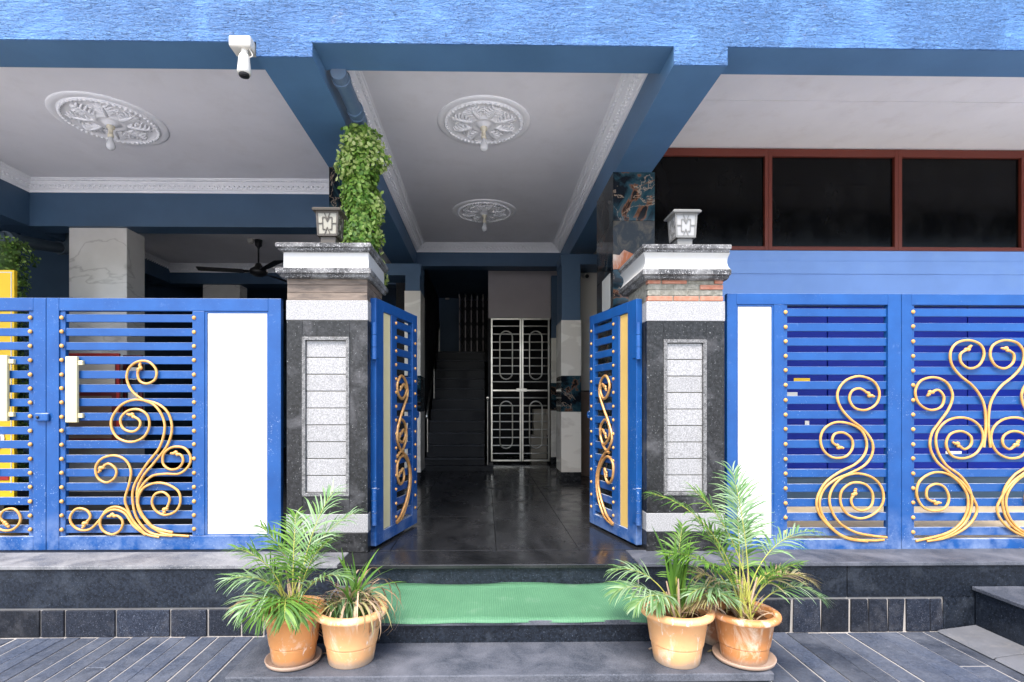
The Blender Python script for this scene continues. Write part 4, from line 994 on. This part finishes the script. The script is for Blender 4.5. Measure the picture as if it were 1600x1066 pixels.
def vine(cx, cy, z0, z1, r, n, label, mat, seed):
    t = empty('climbing_plant', (cx, cy, z0), label, 'climbing plant'); rg = random.Random(seed)
    MB().tube([(cx, cy, z0), (cx, cy, z1 - .05)], r * .55, 12).build('stem_core', MAT['vine_dark'], t)
    cl = [(rg.uniform(0, 2 * math.pi), rg.uniform(z0, z1), rg.uniform(-.38, .42)) for _ in range(80)]
    for nm in range(3):
        m = MB()
        for _ in range(n // 2):
            a = rg.uniform(0, 2 * math.pi); z = rg.uniform(z0, z1)
            k = 1
            for ca, cz, cs in cl:
                da = (a - ca + math.pi) % (2 * math.pi) - math.pi; dd = (da * r) ** 2 + (z - cz) ** 2
                if dd < .012: k += cs * (1 - dd / .012)
            taper = min(1, (z1 - z) / .06 + .6)
            rr = r * k * taper * (rg.uniform(.98, 1.12) if nm == 2 else rg.uniform(.66, 1.03))
            if nm == 2 and k < 1.04: continue
            c = Vector((cx + rr * math.cos(a), cy + rr * math.sin(a), z))
            out = Vector((math.cos(a), math.sin(a), 0)); nr = (out + Vector((rg.uniform(-.8, .8), rg.uniform(-.8, .8), rg.uniform(-.3, .9)))).normalized()
            dr = Vector((rg.uniform(-1, 1), rg.uniform(-1, 1), rg.uniform(-1, .8))) + out * .35; dr = dr - nr * dr.dot(nr)
            leaf_quad(m, c, dr, nr, rg.uniform(.022, .05), rg.uniform(.009, .019))
        o = m.build('foliage', MAT[(mat, 'vine', 'vine_tip' if mat == 'vine' else 'vine_dark')[nm]], t); o['kind'] = 'stuff'
    return t
vine(X_(562, 4.62), 4.66, zcap - .35, Z_(204, 4.66), .158, 7000, 'bright green leafy vine wrapped round the drain pipe above the pillar', 'vine', 4)
pA = X_(10, 6.3)
vine(X_(8, 6.3), 6.3, ZP + .2, Z_(378, 6.3), .22, 5000, 'dark green leafy vine beside the yellow banner board', 'vine_dark', 9)
# pipe in the parking hall
p0 = PX(-40, 372, 6.5); hp = empty('waste_pipe', p0, 'navy waste pipe with elbows under the hall beam', 'pipe')
a_, b_, c_ = PX(-60, 376, 6.45), PX(12, 374, 6.6), PX(96, 388, 7.5)
MB().tube([a_, b_], .085, 14).build('pipe_run', MAT['pipe_dark'], hp); MB().tube([b_, c_], .075, 14).build('pipe_run', MAT['pipe_dark'], hp)
MB().tube([b_ - (c_ - b_) * .03, b_ + (c_ - b_) * .10], .096, 14).build('collar', MAT['pipe_dark'], hp)
MB().tube(cat([c_ - (c_ - b_) * .06, c_, c_ + Vector((.06, .05, .05)), c_ + Vector((.08, .08, .4))], 5), .09, 14).build('elbow', MAT['pipe_dark'], hp)
# yellow banner board
q0 = PX(-60, 780, 5.6); q1 = PX(22, 422, 5.6)
bn = empty('banner_board', (q1.x - .3, 5.6, ZP), 'yellow printed banner board standing behind the slatted gate', 'banner')
MB().box(q1.x - .8, q1.x, 5.6, 5.64, ZP + .12, q1.z).build('board', MAT['yellow'], bn, .004)
MB().box(q1.x - .78, q1.x - .018, 5.594, 5.6, q1.z - .03, q1.z - .022).box(q1.x - .03, q1.x - .022, 5.594, 5.6, ZP + .2, q1.z - .03).build('border_line', MAT['paper'], bn)
MB().box(q1.x - .8, q1.x - .16, 5.593, 5.5995, 1.55, 2.3).build('dark_print', MAT['black_plastic'], bn)
MB().lathe([(0, 0), (.12, 0), (.12, .005), (0, .005)], (0, 0, 0), 24)
m = MB(); l_ = MB().lathe([(0, 0), (.13, 0), (.13, .005), (0, .005)], (0, 0, 0), 24); m.add([(x + q1.x - .22, 5.594 - z, y + 1.05) for x, y, z in l_.v], l_.f); m.build('round_print', MAT['paper'], bn)
m = MB(); l_ = MB().lathe([(0, 0), (.09, 0), (.09, .003), (0, .003)], (0, 0, 0), 24); m.add([(x + q1.x - .22, 5.588 - z, y + 1.05) for x, y, z in l_.v], l_.f); m.build('round_print', MAT['red'], bn)
MB().box(q1.x - .8, q1.x - .05, 5.592, 5.5995, .62, .74).build('red_print', MAT['red'], bn)
for dx_ in (-.7, -.1): MB().box(q1.x + dx_, q1.x + dx_ + .04, 5.55, 5.85, ZP, ZP + .119).build('foot', MAT['dark_metal'], bn)
# framed boards leaning on the marble column
def board(pxa, pya, pxb, pyb, d, label, fm, im, papers):
    a, b = PX(pxa, pya, d), PX(pxb, pyb, d); w = .035
    t = empty('notice_board', ((a.x + b.x) / 2, d, b.z), label, 'notice board')
    m = MB().box(a.x, b.x, d, d + .03, a.z - w, a.z).box(a.x, b.x, d, d + .03, b.z, b.z + w).box(a.x, a.x + w, d, d + .03, b.z + w, a.z - w).box(b.x - w, b.x, d, d + .03, b.z + w, a.z - w)
    m.build('frame', MAT[fm], t, .003)
    MB().box(a.x + w, b.x - w, d + .012, d + .03, b.z + w, a.z - w).build('board', MAT[im], t)
    for i, (u0, u1, v0, v1, mt) in enumerate(papers):
        W_, H_ = b.x - a.x, a.z - b.z
        MB().box(a.x + u0 * W_, a.x + u1 * W_, d + .007, d + .0115, b.z + v0 * H_, b.z + v1 * H_).build('paper', MAT[mt], t)
    return t
board(96, 552, 186, 700, 6.6, 'red framed notice board in front of the marble column', 'red', 'darkred', [(.08, .92, .62, .9, 'carton'), (.1, .86, .1, .55, 'brown_dado')])
board(192, 555, 222, 650, 6.75, 'narrow dark red framed notice beside the wider red board', 'darkred', 'black_plastic', [(.25, .75, .6, .8, 'paper'), (.25, .75, .2, .42, 'paper')])
# paper notice on the corridor side of the agate column
xx = X_(958, yc) - .004
tag(MB().box(xx, xx + .003, yc + .12, yc + .5, Z_(482, 5.6), Z_(428, 5.6)).build('wall_notice', MAT['paper']), 'white paper notice fixed on the dark agate column', 'notice')
# security camera and junction box under the fascia
bp = PX(380, 73, YF - .01)
jb = empty('fascia_camera', (bp.x, YF - .02, bp.z), 'white junction box with a drooping security camera under the blue fascia', 'lamp')
MB().box(bp.x - .075, bp.x + .075, YF - .07, YF + .06, ZFB - .075, ZFB - .001).build('junction_box', MAT['plastic'], jb, .012)
MB().tube([(bp.x + .015, YF - .02, ZFB - .07), (bp.x + .018, YF - .03, ZFB - .135)], .024, 12).build('swivel', MAT['plastic'], jb)
m = MB().lathe([(0, 0), (.028, 0), (.036, -.02), (.042, -.08), (.046, -.12), (.042, -.135), (0, -.135)], (bp.x + .018, YF - .035, ZFB - .115), 20); m.build('cctv_body', MAT['plastic'], jb)
MB().lathe([(0, -.13), (.036, -.136), (.034, -.148), (0, -.152)], (bp.x + .018, YF - .035, ZFB - .115), 20).build('lens', MAT['black_plastic'], jb)
MB().tube(cat([(bp.x + .05, YF - .03, ZFB - .07), (bp.x + .075, YF - .035, ZFB - .12), (bp.x + .045, YF - .03, ZFB - .13), (bp.x + .03, YF - .03, ZFB - .10)], 5), .004, 6).build('wire', MAT['plastic'], jb)
# cctv in the corridor
cp = PX(913, 428, 8.3)
cc = empty('security_camera', cp, 'small white security camera high on the beige corridor wall', 'camera')
MB().box(cp.x - .05, cp.x + .05, 8.34, 8.39, cp.z - .03, cp.z + .09).build('mount', MAT['plastic'], cc, .008)
MB().tube([(cp.x, 8.36, cp.z), (cp.x + .02, 8.2, cp.z - .06)], .04, 12).build('camera_body', MAT['plastic'], cc)
MB().tube([(cp.x + .02, 8.2, cp.z - .06), (cp.x + .022, 8.185, cp.z - .066)], .03, 12).build('lens', MAT['black_plastic'], cc)

# ================================================================== potted plants
def pot(t, x, y, k, mat, soil='soil', hk=1.0):
    pr = [(0, 0), (.110, 0), (.113, .004), (.125, .084), (.1262, .088), (.124, .0905), (.1295, .094), (.131, .100), (.150, .228), (.168, .231), (.179, .237), (.182, .247), (.180, .257), (.173, .263), (.150, .266), (.146, .258), (.142, .215), (.10, .04), (0, .04)]
    MB().lathe([(r * k, z * k * hk) for r, z in pr], (x, y, .0), 40).build('pot', MAT[mat], t)
    rg = random.Random(int(x * 1000)); n = 24; V = [(x, y, .225 * k * hk)]
    for ring_ in (.05, .1, .146):
        for i in range(n): a = 2 * math.pi * i / n; V.append((x + ring_ * k * math.cos(a), y + ring_ * k * math.sin(a), (.215 + rg.uniform(-.012, .014)) * k * hk))
    Fc = [(0, 1 + i, 1 + (i + 1) % n) for i in range(n)] + [(1 + r * n + i, 1 + (r + 1) * n + i, 1 + (r + 1) * n + (i + 1) % n, 1 + r * n + (i + 1) % n) for r in range(2) for i in range(n)]
    MB().add(V, Fc, True).build('soil', MAT[soil], t)
def frond(t, base, az, elev, L, droop, mat, rg, ll=.22, nl=24, start=.30, w=.0047, fold=.5, stemr=.0045):
    """one pinnate leaf: arching stalk with leaflets on both sides"""
    base = Vector(base); a = R(az); e = R(elev); h = Vector((math.cos(a), math.sin(a), 0)); P = []
    pos = base.copy(); ang = e; n = 18
    for i in range(n + 1):
        P.append(pos.copy()); dirv = h * math.cos(ang) + Vector((0, 0, 1)) * math.sin(ang); pos = pos + dirv * (L / n); ang -= R(droop) / n * (.5 + 1.0 * i / n)
    fo = MB().tube(P, [stemr * (1 - .75 * i / n) for i in range(n + 1)], 5).build('frond', MAT['stem' if mat != 'dry' else 'dry'], t)
    m = MB()
    for k in range(nl):
        s = start + (1 - start) * (k + .5) / nl; f = s * n; i = min(int(f), n - 1); c = P[i].lerp(P[i + 1], f - i)
        tan = (P[i + 1] - P[i]).normalized(); side = tan.cross(Vector((0, 0, 1)))
        side = side.normalized() if side.length > .1 else Vector((-math.sin(a), math.cos(a), 0)); up = side.cross(tan).normalized()
        q = (k + .5) / nl; lz = 1.16 * ll * (.55 + 1.1 * math.sin(math.pi * min(1, q * .85 + .12)) * .5) * (1 - .35 * q) * rg.uniform(.85, 1.1)
        for sg_ in (-1, 1):
            if rg.random() < .05: continue
            d0 = (tan * (.6 + .7 * q + rg.uniform(-.18, .18)) + side * sg_ * (1.0 - .35 * q) + up * (fold * rg.uniform(.3, 1.3) - .2)).normalized()
            p = c.copy(); V = []; segs = 4; wd = d0.cross(up + side * sg_ * -.3).normalized()
            dv = d0.copy()
            for j in range(segs + 1):
                ww = w * (.45, 1, .95, .65, .06)[j] * rg.uniform(.9, 1.1); V += [p - wd * ww, p + wd * ww]
                p = p + dv * (lz / segs); dv = (dv + Vector((0, 0, -.24 * rg.uniform(.3, 1.9)))).normalized()
            m.add(V, [(2 * j, 2 * j + 1, 2 * j + 3, 2 * j + 2) for j in range(segs)], True)
    m.build('leaflets', MAT[mat], fo)
    return fo
def blade(m, base, az, elev, L, droop, w, rg, segs=7):
    a = R(az); ang = R(elev); h = Vector((math.cos(a), math.sin(a), 0)); s_ = Vector((-math.sin(a), math.cos(a), 0)); tw = rg.uniform(-.8, .8)
    p = Vector(base); V = []
    for j in range(segs + 1):
        q = j / segs; ww = w * (math.sin(math.pi * min(1, .18 + .82 * q)) ** .7 + .03); sv = (s_ * math.cos(tw * q) + Vector((0, 0, 1)) * math.sin(tw * q))
        V += [p - sv * ww, p + sv * ww]; p = p + (h * math.cos(ang) + Vector((0, 0, 1)) * math.sin(ang)) * (L / segs); ang -= R(droop) / segs
    m.add(V, [(2 * j, 2 * j + 1, 2 * j + 3, 2 * j + 2) for j in range(segs)], True)
def at_pot(px, py): r = ray(px, py); t_ = -CAMZ / r.z; return r.x * t_, r.y * t_
def saucer(x, y, label, k=1):
    tag(MB().lathe([(0, .001), (.15 * k, .001), (.165 * k, .008), (.172 * k, .026), (.166 * k, .028), (.155 * k, .014), (0, .012)], (x, y, 0), 40).build('plant_saucer', MAT['saucer'], None, origin=(x, y, 0)), label, 'saucer')
def palm(px, py, k, mat, label, fr, seed, cat_='potted palm', hk=1.0, stems=0, zoff=0):
    x, y = at_pot(px, py); rg = random.Random(seed); t = empty('potted_palm', (x, y, 0), label, cat_)
    pot(t, x, y, k, mat, hk=hk); zs = .225 * k * hk
    for f in fr:
        az, el, L, dr, mt = f[:5]; L *= (.70 if dr > 85 and el < 80 else .92); ll = f[5] if len(f) > 5 else .2
        b = (x + rg.uniform(-.035, .035), y + rg.uniform(-.035, .035), zs - .02)
        frond(t, b, az + rg.uniform(-8, 8), el, L, dr, mt, rg, ll, start=f[6] if len(f) > 6 else .36)
    for i in range(stems):
        a = rg.uniform(0, 360); m = MB(); el = rg.uniform(60, 88); L = rg.uniform(.12, .3); b = Vector((x + rg.uniform(-.03, .03), y + rg.uniform(-.03, .03), zs - .02))
        e_ = b + Vector((math.cos(R(a)) * math.cos(R(el)), math.sin(R(a)) * math.cos(R(el)), math.sin(R(el)))) * L
        m.tube([b, b.lerp(e_, .5), e_], [.009, .007, .004], 6).build('stem', MAT['stem' if i % 3 else 'dry'], t)
    return t, x, y, zs
# azimuth: 0 = right, 90 = away, 180 = left, 270 = toward the viewer
t1, x1_, y1_, zs1 = palm(459, 1032, .97, 'pot', 'bushy green palm in orange pot on a saucer, beside withered grassy pot', [
    (205, 76, .62, 98, 'palm_pale', .19), (172, 70, .62, 112, 'palm_pale', .19), (60, 85, .78, 40, 'palm_pale', .22), (30, 80, .74, 62, 'palm_pale', .21), (165, 85, .60, 55, 'palm', .17),
    (285, 78, .50, 150, 'palm', .20), (245, 74, .50, 150, 'palm', .19), (222, 66, .54, 125, 'palm_pale', .18), (325, 84, .60, 60, 'palm', .18), (110, 84, .64, 48, 'palm', .18),
    (345, 74, .62, 88, 'palm_pale', .18), (190, 60, .46, 120, 'palm_dry', .14), (185, 82, .56, 75, 'palm', .16), (310, 66, .44, 140, 'palm', .15)], 21, stems=10, hk=1.16)
saucer(x1_, y1_, 'dusty brown saucer under the bushy palm pot beside withered grassy pot', .86)
# withered grassy pot
x, y = at_pot(549, 1030); t2 = empty('potted_grass', (x, y, 0), 'pale orange pot with dried curling leaves and stubby grass tufts', 'potted plant'); pot(t2, x, y, 1.08, 'pot_pale'); rg = random.Random(5); zs = .255
for nme, mt, n_, el, L_, dr, w_, spread in (('grass_tuft', 'palm_pale', 260, (68, 95), (.07, .13), (-10, 60), .0035, .11), ('grass_tuft', 'palm', 120, (65, 95), (.06, .12), (0, 70), .0035, .12), ('dry_leaves', 'dry', 80, (62, 92), (.32, .58), (140, 420), .006, .05), ('green_blades', 'palm', 13, (66, 90), (.24, .42), (10, 80), .010, .045), ('dry_leaves', 'palm_dry', 60, (60, 92), (.25, .50), (120, 400), .006, .05)):
    m = MB()
    for _ in range(n_):
        a = rg.uniform(0, 360); rr = spread * math.sqrt(rg.random()); b = (x - (.02 if 'grass' in nme else -.01) + rr * math.cos(R(a)), y + rr * math.sin(R(a)), zs - .01)
        az = rg.uniform(0, 360) if 'grass' in nme else rg.choice([rg.uniform(-60, 100), rg.uniform(0, 360), rg.uniform(100, 220)])
        blade(m, b, az, rg.uniform(*el), rg.uniform(*L_), rg.uniform(*dr), w_ * rg.uniform(.7, 1.2), rg, 9)
    m.build(nme, MAT[mt], t2)
m = MB()
for _ in range(12): blade(m, (x - .15, y - .05, .30), rg.uniform(170, 250), rg.uniform(-60, 20), rg.uniform(.1, .2), rg.uniform(40, 90), .008, rg)
m.build('dry_leaves', MAT['dry'], t2)
# right pots
t3, x3_, y3_, _z = palm(1057, 1030, 1.08, 'pot_pale', 'slender upright palm in pale orange pot at the mat end', [
    (160, 72, .66, 100, 'palm_pale', .17, .5), (186, 64, .60, 104, 'palm_pale', .17, .5), (205, 66, .58, 120, 'palm_pale', .15, .5), (60, 84, .56, 34, 'palm', .13), (330, 74, .50, 118, 'palm_pale', .13, .55), (232, 72, .50, 128, 'palm_pale', .12, .55), (10, 66, .56, 100, 'palm_pale', .14, .5)], 33, stems=7)
m = MB(); rg = random.Random(12)
for _ in range(26): blade(m, (x3_ + rg.uniform(-.03, .03), y3_ + rg.uniform(-.03, .03), .25 + rg.uniform(0, .10)), rg.choice([rg.uniform(120, 240), rg.uniform(-60, 60), rg.uniform(0, 360)]), rg.uniform(72, 89), rg.uniform(.24, .44), rg.uniform(-6, 22), rg.uniform(.007, .012), rg)
m.build('spear_leaves', MAT['palm'], t3)
m = MB()
for _ in range(18): blade(m, (x3_ + rg.uniform(-.03, .03), y3_ + rg.uniform(-.03, .03), .22), rg.uniform(-40, 60), rg.uniform(50, 85), rg.uniform(.2, .42), rg.uniform(60, 190), .007, rg)
m.build('dry_leaves', MAT['dry'], t3)
t4, x4_, y4_, _z = palm(1162, 1029, 1.02, 'pot_dark', 'tall spreading palm in deep orange pot on a saucer', [
    (168, 84, .98, 78, 'palm', .20, .45), (176, 78, .86, 96, 'palm', .18, .45), (150, 86, .86, 52, 'palm', .18, .45), (110, 88, .90, 18, 'palm_pale', .21, .5), (80, 87, .80, 26, 'palm_pale', .18, .5), (12, 74, .74, 122, 'palm_dry', .16, .45), (350, 68, .68, 128, 'palm_pale', .16, .4), (28, 78, .64, 108, 'palm', .16, .45), (200, 68, .62, 112, 'palm_pale', .15, .4), (188, 62, .56, 122, 'palm_dry', .14, .4), (5, 82, .80, 100, 'palm_pale', .17, .5), (130, 84, .62, 50, 'palm', .17, .45), (60, 84, .62, 55, 'palm', .16, .45), (165, 72, .6, 90, 'palm_dry', .15, .45), (320, 82, .5, 70, 'palm', .12, .45), (215, 80, .56, 80, 'palm', .14, .45)], 44, stems=20)
saucer(x4_, y4_, 'dusty brown saucer under the tall spreading palm', .94)
m = MB(); rg = random.Random(8)
for _ in range(34): blade(m, (x4_ + rg.uniform(-.05, .05), y4_ + rg.uniform(-.05, .05), .23), rg.uniform(0, 360), rg.uniform(30, 85), rg.uniform(.1, .26), rg.uniform(20, 120), .005, rg)
m.build('dry_leaves', MAT['dry'], t4)
x, y = at_pot(1118, 990); y = 3.12; x = X_(1120, y)
t5 = empty('potted_plant', (x, y, 0), 'small brown pot with drooping dry leaves between two palm pots', 'potted plant'); pot(t5, x, y, .80, 'pot_brown'); m = MB()
for _ in range(40): blade(m, (x + rg.uniform(-.06, .06), y + rg.uniform(-.06, .06), .18), rg.uniform(0, 360), rg.uniform(30, 90), rg.uniform(.14, .32), rg.uniform(60, 200), .008, rg)
m.build('dry_leaves', MAT['dry'], t5)
m = MB()
for _ in range(14): blade(m, (x + rg.uniform(-.05, .05), y + rg.uniform(-.05, .05), .18), rg.uniform(0, 360), rg.uniform(50, 90), rg.uniform(.2, .34), rg.uniform(30, 120), .012, rg)
m.build('green_blades', MAT['palm'], t5)

# a few fallen leaves on the landing
for px, py, az, mt, lb in ((1120, 1017, 200, 'palm_dry', 'small fallen yellowish leaf lying beside the tall palm saucer'), (1014, 1016, 20, 'dry', 'thin brown dry leaf fallen beside the slender palm pot'), (505, 1022, 330, 'dry', 'brown dry leaf fallen between the two pots with the withered grass')):
    x, y = at_pot(px, py); m = MB(); rg = random.Random(px); blade(m, (x, y, .006), az, 12, .07, 30, .009, rg, 6)
    m.add([(a, b, c - .002) for a, b, c in m.v], [f[::-1] for f in m.f], True)
    tag(m.build('fallen_leaf', MAT[mt], None, origin=(x, y, .001)), lb, 'leaf')
